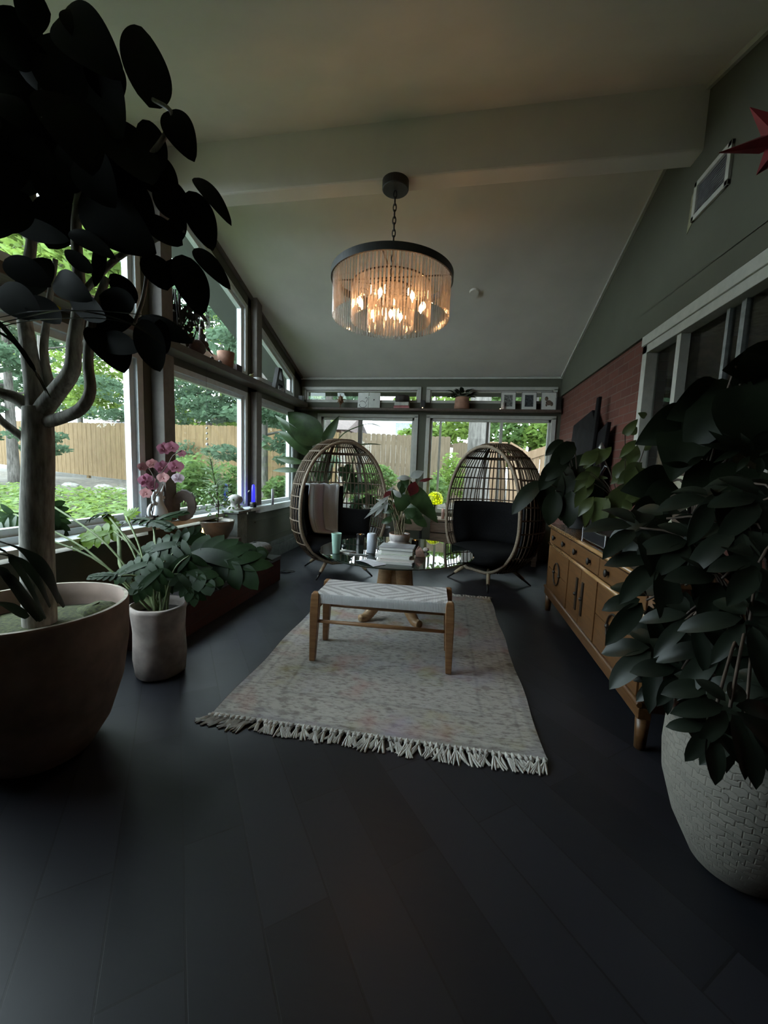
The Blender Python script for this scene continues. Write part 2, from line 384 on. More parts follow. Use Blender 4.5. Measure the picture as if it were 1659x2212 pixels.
STEEL = M('steel', (.5, .5, .52), .25, 1.0, var=.05)
# ------------------------------------------------------------------ room shell
XL, XR, YB, YN = -2.35, 1.33, 5.75, -0.8
def roof(Y): return 2.52 + .35 * (YB - Y) if Y > 2.89 else 2.52 + .35 * (YB - 2.89) - .35 * (2.89 - Y)
struct('floor', MB().box(XL - .15, XR + .2, YN - .1, YB + .15, -.1, 0), FLOOR, origin=(0, 0, 0))
cm = MB()
for (a, b) in ((2.89, YB + .48), (YN - .1, 2.89)):
    za, zb = roof(2.89) if a == 2.89 else roof(a), roof(2.89) if b == 2.89 else 2.52 - .35 * .48
    cm.prism([(XL - .13, a, za), (XL - .13, b, zb), (XL - .13, b, zb + .16), (XL - .13, a, za + .16)], (XR - XL + .33, 0, 0))
struct('ceiling', cm, CEIL, origin=(0, 0, 2.5))
SOF = M('dark_soffit', (.075, .08, .072), .85, var=.05); so = MB()
for (a, b) in ((2.89, YB + .48), (YN - .1, 2.89)):
    so.prism([(XL - .56, a, roof(a) - .012 if a != 2.89 else roof(2.89) - .012), (XL - .56, b, (2.52 - .35 * .48 if b > 3 else roof(2.89)) - .012), (XL - .56, b, (2.52 - .35 * .48 if b > 3 else roof(2.89)) + .17), (XL - .56, a, roof(a) + .17)], (.44, 0, 0))
so.prism([(XL - .56, YB + .12, 2.52 - .042 - .012), (XL - .56, YB + .49, 2.52 - .1715 - .012), (XL - .56, YB + .49, 2.5), (XL - .56, YB + .12, 2.6)], (XR - XL + .76, 0, 0))
struct('trim_6', so, SOF)
struct('ceiling_beam', MB().box(XL - .02, XR + .05, 2.82, 2.96, 3.14, 3.52), CEIL, bevel=.012)
# left wall: lower panel, posts, header between the two window rows, gable strip
lw = MB()
t0, t1 = XL - .12, XL
lw.box(t0, t1, YN, YB, 0, .62)
for (a, b) in ((YN, .42), (2.68, 2.87), (4.2, 4.40), (5.5, YB)):
    lw.prism([(t0, a, .62), (t0, b, .62), (t0, b, roof(b) + .02), (t0, a, roof(a) + .02)], (.12, 0, 0))
lw.box(t0, t1, YN, YB, 2.0, 2.17)
def gstrip(a, b, g=.13):
    return [(t0, a, roof(a) - g), (t0, b, roof(b) - g), (t0, b, roof(b) + .02), (t0, a, roof(a) + .02)]
for (a, b) in ((YN, 2.89), (2.89, YB)): lw.prism(gstrip(a, b), (.12, 0, 0))
struct('wall_left', lw, WALL, origin=(XL, 0, 0))
lp = MB()
for (a, b, d) in ((2.75, 2.87, .11), (4.26, 4.38, .075), (.30, .40, .1)):
    lp.box(XL, XL + d, a, b, .72, 2.02)
    lp.prism([(XL, a, 2.16), (XL, b, 2.16), (XL, b, roof(b)), (XL, a, roof(a))], (d, 0, 0))
struct('trim_1', lp, POST, bevel=.004)
# back wall
bw = MB(); y0, y1 = YB, YB + .12
bw.box(XL - .12, XR + .2, y0, y1, 0, .60); bw.box(XL - .12, XR + .2, y0, y1, 1.97, 2.16); bw.box(XL - .12, XR + .2, y0, y1, 2.355, 2.56)
for (a, b) in ((XL - .12, -2.05), (-.60, -.425), (1.265, XR + .2)): bw.box(a, b, y0, y1, .60, 1.97)
for (a, b) in ((XL - .12, -2.30), (-.575, -.44), (1.257, XR + .2)): bw.box(a, b, y0, y1, 2.16, 2.355)
struct('wall_back', bw, WALL, origin=(0, YB, 0))
# right wall: brick below, painted gable above, a wide house window in the brick
rw = MB()
rw.box(XR + .025, XR + .2, 3.39, YB, 0, 2.30); rw.box(XR + .025, XR + .2, YN, .55, 0, 2.30); rw.box(XR + .025, XR + .2, .55, 3.39, 0, 1.02)
struct('wall_right', rw, BRICK, origin=(XR, 0, 0))
ug = MB(); ug.prism([(XR, YN, 2.26), (XR, YB, 2.26), (XR, YB, roof(YB) + .02), (XR, 2.89, roof(2.89) + .02), (XR, YN, roof(YN) + .02)], (.2, 0, 0))
struct('wall_right_upper', ug, WALL, origin=(XR, 0, 2.26))
struct('wall_near', MB().box(XL - .1, XR + .2, YN - .1, YN, 0, 2.62), WALL)
# thin light cove trims along the ceiling edges
tr = MB()
tr.box(XL, XR, YB - .022, YB, 2.485, 2.512)
def slopetrim(mb, X0, X1, a, b, dz=-.004):
    mb.prism([(X0, a, roof(a) - .03 + dz), (X0, b, roof(b) - .03 + dz), (X0, b, roof(b) + dz), (X0, a, roof(a) + dz)], (X1 - X0, 0, 0))
slopetrim(tr, XR - .022, XR, 2.96, YB); slopetrim(tr, XR - .022, XR, YN, 2.82)
struct('trim_2', tr, TRIM)
dk = MB()
slopetrim(dk, XL, XL + .03, 2.96, YB, 0); slopetrim(dk, XL, XL + .03, YN, 2.82, 0)
struct('trim_3', dk, POST)
bb = MB(); bb.box(XL, XL + .09, 3.85, YB, 0, .16); bb.box(XL, XL + .075, 3.85, YB, .16, .20)
struct('baseboard_left', bb, M('heater_grey', (.11, .12, .11), .5), bevel=.006)
pl = MB(); pl.box(XL, XL + .012, 4.35, 5.6, .50, .515); pl.box(XL, XL + .012, 4.35, 5.6, .27, .285); struct('trim_4', pl, WALL)
sl = MB(); sl.box(XL - .06, XL + .13, .42, 4.26, .675, .715); struct('window_sill_left', sl, VINYL, bevel=.006)
sl = MB(); sl.box(XL - .06, XL + .06, 4.38, 5.5, .62, .70); struct('window_sill_corner', sl, VINYL, bevel=.006)
# windows of the left wall
def frame_poly(outer, t, d, ax):        # frame bars inside a polygon on a wall plane; points are (a, z)
    n = len(outer); inner = []
    for i in range(n):
        p0, p1, p2 = [np.array(outer[k % n], float) for k in (i - 1, i, i + 1)]
        e1 = nrm(p1 - p0); e2 = nrm(p2 - p1); n1 = P(-e1[1], e1[0]); n2 = P(-e2[1], e2[0])
        A = np.array([n1, n2]); bb_ = P(np.dot(n1, p1) + t, np.dot(n2, p1) + t); inner.append(np.linalg.solve(A, bb_))
    return inner
def window_left(name, outer, t=.085):
    inn = frame_poly(outer, t, 0, 0); inn2 = frame_poly(outer, t * .55, 0, 0)
    mb = MB(); n = len(outer)
    for i in range(n):
        j = (i + 1) % n
        mb.prism([(XL - .085, *outer[i]), (XL - .085, *outer[j]), (XL - .085, *inn[j]), (XL - .085, *inn[i])], (.05, 0, 0))
        mb.prism([(XL - .035, *outer[i]), (XL - .035, *outer[j]), (XL - .035, *inn2[j]), (XL - .035, *inn2[i])], (.03, 0, 0))
    f = mb.build(name, None); f['kind'] = 'structure'; f.data.materials.append(VINYL)
    g = MB(); g.prism([(XL - .068, *p) for p in inn], (.006, 0, 0)); g.build('pane', PANE, f)
    return f
window_left('window_1', [(.42, .70), (2.68, .70), (2.68, 2.0), (.42, 2.0)], .1)
window_left('window_2', [(2.87, .70), (4.2, .70), (4.2, 2.0), (2.87, 2.0)])
window_left('window_3', [(4.40, .66), (5.5, .66), (5.5, 2.0), (4.40, 2.0)])
g = .13
window_left('window_4', [(.42, 2.17), (2.68, 2.17), (2.68, roof(2.68) - g), (.42, roof(.42) - g)])
window_left('window_5', [(2.87, 2.17), (4.2, 2.17), (4.2, roof(4.2) - g), (2.9, roof(2.9) - g), (2.87, roof(2.87) - g)])
window_left('window_6', [(4.40, 2.17), (5.5, 2.17), (5.5, roof(5.5) - g), (4.40, roof(4.40) - g)])
# windows of the back wall
def window_back(name, x0, x1, z0, z1, mull=(), t=.06, bars=()):
    mb = MB()
    for (a, b, c, d) in ((x0, x1, z0, z0 + t), (x0, x1, z1 - t, z1), (x0, x0 + t, z0, z1), (x1 - t, x1, z0, z1)): mb.box(a, b, YB + .015, YB + .075, c, d)
    for (a, b, c, d) in ((x0 - .03, x1 + .03, z1 - .02, z1 + .025), (x0 - .03, x0 + .025, z0, z1), (x1 - .025, x1 + .03, z0, z1)): mb.box(a, b, YB - .018, YB + .03, c, d)
    f = mb.build(name, TRIM, bevel=.003); f['kind'] = 'structure'
    for (mx, wd, mt) in mull: MB().box(mx - wd / 2, mx + wd / 2, YB + .03, YB + .075, z0 + t, z1 - t).build('mullion', mt, f)
    MB().box(x0 + t, x1 - t, YB + .05, YB + .056, z0 + t, z1 - t).build('pane', PANE, f)
    return f
window_back('window_7', -2.05, -.60, .60, 1.97, ((-1.432, .06, POST),))
window_back('window_8', -.425, 1.265, .60, 1.97, ((.406, .035, POST), (.593, .04, TRIM), (-.25, .03, TRIM)))
window_back('window_9', -2.30, -.575, 2.16, 2.355, t=.04)
window_back('window_10', -.44, 1.257, 2.16, 2.355, t=.04)
# wide house window on the right
hw = MB(); xa, xb = XR - .005, XR + .06
hw.box(XR + .0, XR + .05, .55, 3.39, 2.19, 2.26)
for (a, b, c, d) in ((.55, 3.39, 2.13, 2.19), (.55, 3.39, 1.02, 1.09), (3.32, 3.39, 1.02, 2.2), (.55, .62, 1.02, 2.2)): hw.box(XR + .012, XR + .10, a, b, c, d)
hf = hw.build('window_12', TRIM, bevel=.003); hf['kind'] = 'structure'
for (y, wd) in ((2.92, .05), (2.06, .06), (1.2, .06)): MB().box(XR + .03, XR + .085, y - wd / 2, y + wd / 2, 1.09, 2.13).build('mullion', TRIM, hf)
for (y, wd) in ((2.52, .025), (2.40, .035)): MB().box(XR + .07, XR + .10, y - wd / 2, y + wd / 2, 1.09, 2.13).build('mullion', M('dim_sash', (.22, .23, .23), .5), hf)
MB().box(XR + .086, XR + .09, .62, 3.32, 1.09, 2.13).build('pane', glassmat('house_pane', (.8, .82, .82), 1.6, gain=1.3), hf)
# dim house interior behind that window
TAN = M('tan_house_wall', (.30, .21, .13), .8)
struct('wall_house', MB().box(3.4, 3.5, .1, 4.0, .1, 2.6), TAN); struct('wall_house_end', MB().box(XR + .2, 3.4, 3.9, 4.0, .2, 2.42), TAN); struct('wall_house_near', MB().box(XR + .2, 3.4, .1, .2, .2, 2.42), TAN); struct('floor_house', MB().box(XR + .2, 3.4, .2, 3.9, .1, .2), TAN)
struct('ceiling_house', MB().box(XR + .2, 3.5, .2, 3.9, 2.42, 2.6), M('house_ceiling', (.5, .5, .5), .8))
LP = atx(1447, 800, 2.0); LPX = (2.0, LP[1], .2)
t = thing('table_lamp', 'cream lampshade lamp glowing dimly inside the house window by the brick', 'lamp', LPX)
l = MB(); l.lathe([(.16, LP[2] - .16), (.10, LP[2] + .13)], (2.0, LP[1], 0), 24, cap=False); l.build('lamp_shade', M('lamp_shade_linen', (.6, .5, .38), .8, emit=(1, .72, .42), es=.6), t, smooth=True)
l = MB(); l.lathe([(.09, .2), (.09, .23), (.02, .26), (.02, 1.3), (.05, 1.5), (.02, LP[2] - .2), (.02, LP[2])], (2.0, LP[1], 0), 16); l.build('base', M('lamp_base_brown', (.15, .06, .03), .5), t, smooth=True)
# shelves along two walls
s1 = MB().box(XL - .0, XL + .17, .42, YB - .16, 2.06, 2.12); tag(s1.build('wall_shelf', SHELFW, bevel=.004), 'long dark wooden shelf running over the side windows', 'shelf')
s2 = MB().box(XL + .0, XR - .01, YB - .16, YB - .019, 2.03, 2.062); tag(s2.build('wall_shelf', SHELFW, bevel=.004), 'long dark wooden shelf across the back wall above its windows', 'shelf')
# air vent and unpainted patch
t = thing('air_vent', 'white framed rectangular air vent high on the green side wall', 'vent', (XR, 2.67, 2.75))
v = MB()
for (a, b, c, d) in ((2.51, 2.84, 2.94, 2.97), (2.51, 2.84, 2.75, 2.78), (2.51, 2.54, 2.75, 2.97), (2.81, 2.84, 2.75, 2.97)): v.box(XR - .018, XR, a, b, c, d)
v.build('frame', TRIM, t, bevel=.003)
v = MB()
for i in range(11): z = 2.785 + i * .0145; v.prism([(XR - .012, 2.54, z), (XR - .004, 2.54, z + .009), (XR - .004, 2.54, z + .011), (XR - .012, 2.54, z + .002)], (0, .27, 0))
v.box(XR - .003, XR - .001, 2.54, 2.81, 2.78, 2.94); v.build('grille', M('vent_grey', (.34, .34, .36), .5), t)
struct('trim_5', MB().prism([(XR - .003, 2.845, 2.76), (XR - .003, 2.90, 2.72), (XR - .003, 2.885, 2.93), (XR - .003, 2.845, 2.955)], (.003, 0, 0)), M('bare_plaster_patch', (.26, .25, .16), .9))
p = at(1027, 592, 4.3); n_ = nrm(P(0, -.35, -1))
c_ = P(p[0], 4.3, roof(4.3))
u_ = P(1, 0, 0); v_ = np.cross(n_, u_)
mb = MB(); mb.tube([c_ + n_ * .001, c_ + n_ * .022], [.05, .046], 24); tag(mb.build('smoke_detector', CEIL, smooth=False), 'small round grey detector on the sloped ceiling behind the chandelier', 'detector')
# ------------------------------------------------------------------ outdoors
def gz(x, y):
    d = math.hypot(x + 2.35, y - 2.0); return .30 + .016 * max(0, d - 5) + .05 * math.sin(x * .9) * math.sin(y * .7)
gm = MB()
gm.grid(lambda u, v: P(-34 + 46 * u, -8 + 40 * v, gz(-34 + 46 * u, -8 + 40 * v) if not (-2.5 < -34 + 46 * u < 3.6 and -8 + 40 * v < 5.9) else -.3), 92, 80)
struct('ground', gm, M('bare_earth_and_leaf_litter', (.085, .072, .055), .95, var=.4, scale=6, bmp=.5, col2=(.03, .027, .022)), smooth=True, origin=(0, 0, 0))
pa = MB(); pa.box(-4.2, -2.5, -1, 6.8, .0, .26); pa.box(-2.5, 3.4, 5.95, 7.6, .0, .24)  # pale slabs added out of view to bounce skylight up to the ceiling
struct('bounce_slab', pa, M('pale_bounce_surface', (.75, .75, .72), .9), origin=(-3, 3, 0))
FEN = [woodmat('cedar_fence_%d' % i, a, b, (9, 9, 1.2), .85, .2) for i, (a, b) in enumerate([((.115, .075, .036), (.19, .13, .067)), ((.085, .063, .040), (.14, .107, .072)), ((.15, .097, .058), (.22, .15, .097))])]
def fence(pts, label, mat_i, h=1.84, post=True, bw=.14):
    pts = [P(*p) for p in pts]; t = thing('wooden_fence', label, 'fence', pts[0])
    mb = MB(); rl = MB(); posts = []
    for a, b in zip(pts[:-1], pts[1:]):
        d = b - a; Lg = np.hypot(d[0], d[1]); e = d / Lg; nn = nrm(P(e[1], -e[0], 0)); k = int(Lg / bw)
        for i in range(k):
            o = a + e * (i * bw); hh = h + rng.uniform(-.012, .012); q = o + e * (bw - .002); c1, c2 = .03, .03
            poly = [o, q, q + P(0, 0, hh - c2), q - e * .03 + P(0, 0, hh), o + e * .03 + P(0, 0, hh), o + P(0, 0, hh - c1)]
            mb.prism([pp + nn * (.006 * (i % 2)) for pp in poly], nn * .018)
        for z in (.3, .95, 1.55): rl = MB(); rl.prism([a - nn * .03 + P(0, 0, z), b - nn * .03 + P(0, 0, z), b - nn * .03 + P(0, 0, z + .09), a - nn * .03 + P(0, 0, z + .09)], -nn * .035); rl.build('rail', FEN[mat_i], t)
        for i in range(int(Lg / 2.4) + 1): posts.append(a + e * min(i * 2.4, Lg) - nn * .06)
    mb.build('board_panel', FEN[mat_i], t)
    for p_ in posts: MB().box(p_[0] - .045, p_[0] + .045, p_[1] - .045, p_[1] + .045, p_[2] - .1, p_[2] + h - .05).build('post', FEN[mat_i], t)
    return t
fence([(-20, 14.0, .84), (-15.2, 12.6, .66), (-10.25, 11.2, .52), (-5.7, 10.55, .43), (-3.2, 10.7, .38)], 'golden cedar privacy fence beyond the groundcover outside the side windows', 0)
fence([(-3.2, 10.75, .36), (-1.0, 11.1, .33), (-.1, 10.9, .30)], 'weathered brown board fence seen through the left back window', 1)
fence([(-.1, 10.9, .22), (.75, 10.3, .22)], 'grey-brown board fence behind the thick tree trunk', 1, 1.75)
# gate
t = thing('wooden_gate', 'new pale wood double gate with V-shaped top boards beside the house', 'gate', (1.5, 9.0, .2))
mb = MB(); A, Bm, D = P(1.12, 9.0, .25), P(1.52, 9.15, .25), P(2.05, 9.0, .25)
def gate_leaf(a, b, ha, hb, nme):
    d = b - a; Lg = np.linalg.norm(d); e = d / Lg; nn = P(e[1], -e[0], 0); k = int(Lg / .13); q = MB()
    for i in range(k):
        o = a + e * (i * Lg / k); r_ = o + e * (Lg / k - .006); h0 = ha + (hb - ha) * i / k; h1 = ha + (hb - ha) * (i + 1) / k
        q.prism([o, r_, r_ + P(0, 0, h1), o + P(0, 0, h0)], nn * .02)
    f_ = q.build('gate_leaf', FEN[2], t)
    q = MB(); q.prism([a + nn * .02 + P(0, 0, ha - .16), b + nn * .02 + P(0, 0, hb - .16), b + nn * .02 + P(0, 0, hb + .02), a + nn * .02 + P(0, 0, ha + .02)], nn * .03); q.build('top_board', FEN[2], f_)
gate_leaf(A, Bm, 1.62, 1.42, 0); gate_leaf(Bm, D, 1.42, 1.62, 1)
mb.box(.70, 1.1, 9.2, 9.24, .2, 1.9); mb.build('side_panel', FEN[2], t)
# leaves and trees
def leafcloud(mb, blobs, n, size, flat=.0, r_=None):
    r_ = r_ or rng
    tot = sum(b[1][0] * b[1][1] * b[1][2] for b in blobs)
    for c, rad in blobs:
        k = int(n * rad[0] * rad[1] * rad[2] / tot)
        for _ in range(k):
            d = nrm([r_.gauss(0, 1) for _ in range(3)]) * r_.uniform(.35, 1) ** .5
            p = P(*c) + P(*rad) * d; a = nrm([r_.gauss(0, 1), r_.gauss(0, 1), r_.gauss(0, .5)]); b = nrm(np.cross(a, [r_.gauss(0, 1) for _ in range(3)]))
            s = size * r_.uniform(.6, 1.3)
            mb.add([p - a * s, p + b * s * .42, p + a * s, p - b * s * .42], [(0, 1, 2, 3)])
    return mb
TG = [leafmat('spruce_needles', (.075, .125, .075), .5, .7, .2), leafmat('maple_leaves', (.14, .22, .05), .5, .6, .2), leafmat('hedge_leaves', (.10, .17, .055), .45, .6, .2)]
TBARK = M('tree_bark', (.11, .10, .09), .9, bmp=.9, scale=14, stretch=(2, 2, .35), var=.35, col2=(.045, .04, .035))
GRP = 'trees beyond the fences'
def tree(x, y, h, r, kind, label, n=9000, size=.14, trunk=.16, lo=.25, lean=0):
    r_ = random.Random(int(x * 100 + y * 7)); z0 = gz(x, y) - .1
    t = thing('tree', label, 'tree', (x, y, z0), GRP)
    q = MB(); q.tube(spline([(x, y, z0), (x + lean * .4, y, z0 + h * .35), (x + lean, y, z0 + h * .85)], 10), [trunk * (1 - .07 * i) for i in range(11)][:len(spline([(0, 0, 0), (1, 0, 0), (2, 0, 0)], 10))], 10)
    for _ in range(9):
        zz = z0 + h * r_.uniform(lo + .05, .8); a = r_.uniform(0, 6.28); e = P(math.cos(a), math.sin(a), .25) * r * r_.uniform(.5, .9)
        q.tube([P(x + lean * .5, y, zz), P(x + lean * .5, y, zz) + e], [trunk * .3, trunk * .08], 6)
    q.build('trunk', TBARK, t, smooth=True)
    bl = []
    for _ in range(26 if kind != 0 else 34):
        f = r_.uniform(lo, 1.0); a = r_.uniform(0, 6.28)
        rr = r * (1 - f * .75 + .1) if kind == 0 else r * math.sin(PI * min(1, (f - lo) / (1 - lo) * .8 + .15))
        rr *= r_.uniform(.35, .95)
        if kind == 0: bl.append(((x + lean * f + rr * math.cos(a), y + rr * math.sin(a), z0 + h * f), (r * .34, r * .34, r * .10)))
        else: bl.append(((x + lean * f + rr * math.cos(a), y + rr * math.sin(a), z0 + h * f), (r * .3, r * .3, r * .22)))
    leafcloud(MB_ := MB(), bl, n, size * (.78 if kind == 0 else 1), r_=r_); MB_.build('foliage', TG[kind], t)
    return t
tree(-13.5, 15.5, 9, 2.6, 0, 'tall dark evergreen behind the fence at the far left of the side windows')
tree(-9.6, 14.2, 9, 2.5, 0, 'blue-green evergreen behind the fence left of the wide window post')
tree(-6.9, 13.7, 8.5, 2.2, 0, 'blue-green evergreen over the fence in the middle side window', n=11000, lo=.12)
tree(-4.6, 12.9, 8, 1.7, 0, 'evergreen with bare curved trunk right in the middle side window', n=6000, lo=.35, lean=.7, trunk=.2)
tree(-9.0, 7.4, 8, 2.3, 1, 'bright green broadleaf tree inside the fence above the near window', n=9000, lo=.5, trunk=.12)
tree(-4.2, 8.2, 7.5, 1.8, 0, 'soft evergreen in front of the fence in the corner side window', n=8000, lo=.14, trunk=.1)
tree(-17.5, 16, 10, 3.4, 1, 'light green tree rising behind the far left fence', n=9000, lo=.3)
tree(-12.5, 9.3, 8, 2.0, 0, 'shaggy conifer standing before the left end of the fence', n=9000, lo=.12)
tree(-.8, 14.0, 6, 1.5, 1, 'thin leafy tree at the right of the left back window', n=2200, lo=.25, trunk=.07)
tree(2.3, 13.0, 7, 2.4, 2, 'bushy green tree above the pale gate', n=12000, lo=.2)
fence([(2.1, 9.6, .2), (6.5, 10.4, .2)], 'pale board fence added right of the gate to block sky reflected in panes', 2)  # added out of view, keeps bright sky out of the side pane reflections
tree(3.7, 12.4, 6, 1.8, 1, 'light leafy tree added right of the gate to block sky reflected in panes', n=9000, lo=.05)  # added to cover the sky gap that the side panes mirror
tree(5.2, 10.5, 6.5, 2.2, 2, 'unseen bushy green tree added at the far right to block reflected sky', n=9000, lo=.12)  # added out of view against white sky reflections in the left windows
tree(-8.6, 18.2, 10, 3.2, 1, 'light green tree high behind the evergreens at the middle window', n=9000, lo=.2)
tree(-6.9, 16.4, 9, 2.3, 1, 'tall light green tree behind the corner side window', n=8000, lo=.22)
tree(-11.6, 18.2, 10, 3.0, 1, 'broad light green tree behind the fence between two evergreens', n=9000, lo=.2)
tree(1.0, 14.8, 6.5, 1.8, 1, 'light green tree to the left of the thick grey trunk', n=6000, lo=.2)
q = MB(); zt = gz(.42, 8.2)
q.lathe([(.34, zt - .1), (.27, zt + .35), (.225, zt + 1.0), (.20, zt + 2.2), (.185, zt + 4.5)], (.42, 8.2, 0), 20, wob=lambda a, z: .05 * math.sin(5 * a + z * 2) + .03 * math.sin(11 * a))
t = thing('tree', 'thick bare grey tree trunk close behind the right back window', 'tree', (.42, 8.2, zt), None); q.build('trunk', TBARK, t, smooth=True)
r2 = random.Random(3); q = MB(); leafcloud(q, [((.42 + r2.uniform(-1.2, 1.2), 8.2 + r2.uniform(-1, 1), zt + 4.4 + r2.uniform(-.2, .8)), (.6, .6, .35)) for _ in range(8)], 1500, .12, r_=r2); q.build('foliage', TG[1], t)
# groundcover and shrubs
r3 = random.Random(11); q = MB()
for _ in range(24000):
    x = r3.uniform(-11.0, -2.7); y = r3.uniform(-1.0, 9.2); d = math.hypot(x + 2.35, y - 2)
    if d > 8.4 + .7 * math.sin(x * 1.7) + r3.gauss(0, .25): continue
    z = gz(x, y) + r3.uniform(.02, .22); a = r3.uniform(0, 6.28); e = P(math.cos(a), math.sin(a), r3.uniform(-.35, .35)); f = nrm(np.cross(e, [r3.gauss(0, .45), r3.gauss(0, .45), 1])); s = r3.uniform(.035, .075); p = P(x, y, z)
    q.add([p - e * s, p + f * s * .6, p + e * s, p - f * s * .6], [(0, 1, 2, 3)])
tag(q.build('groundcover', leafmat('groundcover_leaves', (.115, .185, .045), .45, .5, .3)), 'low bright green groundcover between the house and the fence', 'groundcover', kind='stuff')
def shrub(x, y, h, r, label, kind=2, n=1500, size=.06):
    z0 = gz(x, y) - .05; r_ = random.Random(int(x * 91 + y * 13)); t = thing('shrub', label, 'shrub', (x, y, z0), 'shrubs outside the windows')
    q = MB()
    for _ in range(7): a = r_.uniform(0, 6.28); q.tube([(x, y, z0), (x + r * .5 * math.cos(a), y + r * .5 * math.sin(a), z0 + h * .8)], [.015, .004], 5)
    q.build('stems', BRST, t); q = MB()
    leafcloud(q, [((x + r_.uniform(-.6, .6) * r, y + r_.uniform(-.6, .6) * r, z0 + h * r_.uniform(.3, .9)), (r * .5, r * .5, h * .22)) for _ in range(9)], n, size, r_=r_); q.build('foliage', TG[kind], t)
shrub(-4.05, 5.2, 1.0, .55, 'leafy shrub outside the middle window behind the orchid', 2)
shrub(-3.9, 6.3, .9, .5, 'low shrub outside the middle window beside its right frame', 2)
shrub(-3.4, 7.4, .75, .45, 'small shrub under the corner side window', 2)
shrub(-1.55, 7.6, .9, .5, 'pale green shrub in front of the weathered fence behind the left egg chair', 2)
shrub(-.55, 7.3, .95, .4, 'shrub just outside the post between the back windows', 2)
shrub(-.15, 9.3, 1.3, .5, 'tall light shrub left of the thick trunk outside', 1)
shrub(-8.0, 10.2, 1.4, .7, 'wispy shrub against the golden fence left of the window post', 0)
for (x, y) in ((-7.6, 8.4), (-8.6, 8.9), (-9.6, 9.4), (-10.6, 9.3), (-6.9, 9.3)):
    q = MB(); q.ball((x, y, gz(x, y)), rng.uniform(.14, .24), 10, (1.2, 1, .6), .12)
    tag(q.build('rock', M('garden_rock', (.24, .23, .21), .9, scale=6)), 'pale garden rock on the bare earth along the golden fence', 'rock', 'garden rocks')
# neighbouring houses
def house(x0, x1, y0, y1, h, rh, label, wallc, roofc, over=.5):
    z0 = gz((x0 + x1) / 2, y0); t = thing('house', label, 'house', ((x0 + x1) / 2, y0, z0))
    MB().box(x0, x1, y0, y1, z0, z0 + h).build('wall', M('house_wall_%d' % int(x0 * 10), wallc, .8, var=.05), t)
    ym = (y0 + y1) / 2; q = MB(); q.prism([(x0 - over, y0 - over, z0 + h - .12), (x0 - over, y1 + over, z0 + h - .12), (x0 - over, ym, z0 + h + rh)], (x1 - x0 + 2 * over, 0, 0))
    q.build('roof', M('house_roof_%d' % int(x0 * 10), roofc, .9, scale=8), t)
    for i in range(2):
        wx = x0 + (x1 - x0) * (.3 + .4 * i); MB().box(wx - .5, wx + .5, y0 - .03, y0 + .02, z0 + h - 1.5, z0 + h - .5).build('window', M('far_window', (.35, .38, .42), .2), t)
house(-5.2, 1.4, 24, 30, 3.9, 1.2, 'white clad neighbouring house behind the weathered fence', (.85, .87, .9), (.45, .46, .5))
house(-19.5, -13.8, 20, 25, 2.9, .9, 'low house with brown roof above the fence seen through the ficus', (.62, .60, .68), (.10, .065, .055))
house(-12.6, -6.4, 21.5, 26, 2.85, .9, 'brick neighbour house with dark roof behind the middle window', (.20, .12, .10), (.075, .05, .045))
# ------------------------------------------------------------------ rug
rc = P(-.345, 2.68, 0); ra = R(1.5); RWD, RLN = 1.53, 2.12
t = thing('area_rug', 'faded cream and grey patterned rug with knotted fringe under the bench', 'rug', rc); t.rotation_euler = (0, 0, ra)
def rl(x, y, z): return rc + P(x, y, z)
def rugfn(u, v):
    x = (u - .5) * RWD; y = (v - .5) * RLN
    return rl(x + .006 * math.sin(y * 9), y, .009 + .0015 * math.sin(x * 7 + y * 5))
q = MB(); q.grid(rugfn, 30, 40); q.grid(lambda u, v: rugfn(u, v) * P(1, 1, 0) + P(0, 0, .002), 2, 2)
for (a, b) in (((0, 0), (1, 0)), ((1, 0), (1, 1)), ((1, 1), (0, 1)), ((0, 1), (0, 0))):
    q.grid(lambda u, v, a=a, b=b: rugfn(a[0] + (b[0] - a[0]) * u, a[1] + (b[1] - a[1]) * u) * P(1, 1, v) + P(0, 0, .001), 30, 1)
q.build('pile', rugmat(RWD, RLN), t)
for sgn, nm in ((-1, 0), (1, 1)):
    q = MB()
    for i in range(58):
        x = -RWD / 2 + .012 + (RWD - .024) * i / 57; y = sgn * RLN / 2; k = rng.uniform(-.5, .5) + (-.5 if i < 10 else 0); ln = rng.uniform(.05, .085)
        p0 = rl(x, y - sgn * .004, .010); p1 = rl(x + k * .012, y + sgn * .02, .012); q.tube([p0, p1], [.008, .010], 6); q.ball(p1, .0115, 8)
        for s in range(5):
            aa = k + rng.uniform(-.45, .45); p2 = p1 + P(math.sin(aa) * ln * .6, sgn * ln * .5, -.004); p3 = p1 + P(math.sin(aa * 1.3) * ln, sgn * ln * math.cos(aa), -.0085); q.tube([p1, p2, p3], [.006, .0068, .003], 5)
    q.tube([rl(-RWD / 2, sgn * RLN / 2, .009), rl(RWD / 2, sgn * RLN / 2, .009)], .008, 6)
    q.build('fringe', M('cream_cotton_fringe', (.60, .58, .54), .95), t)
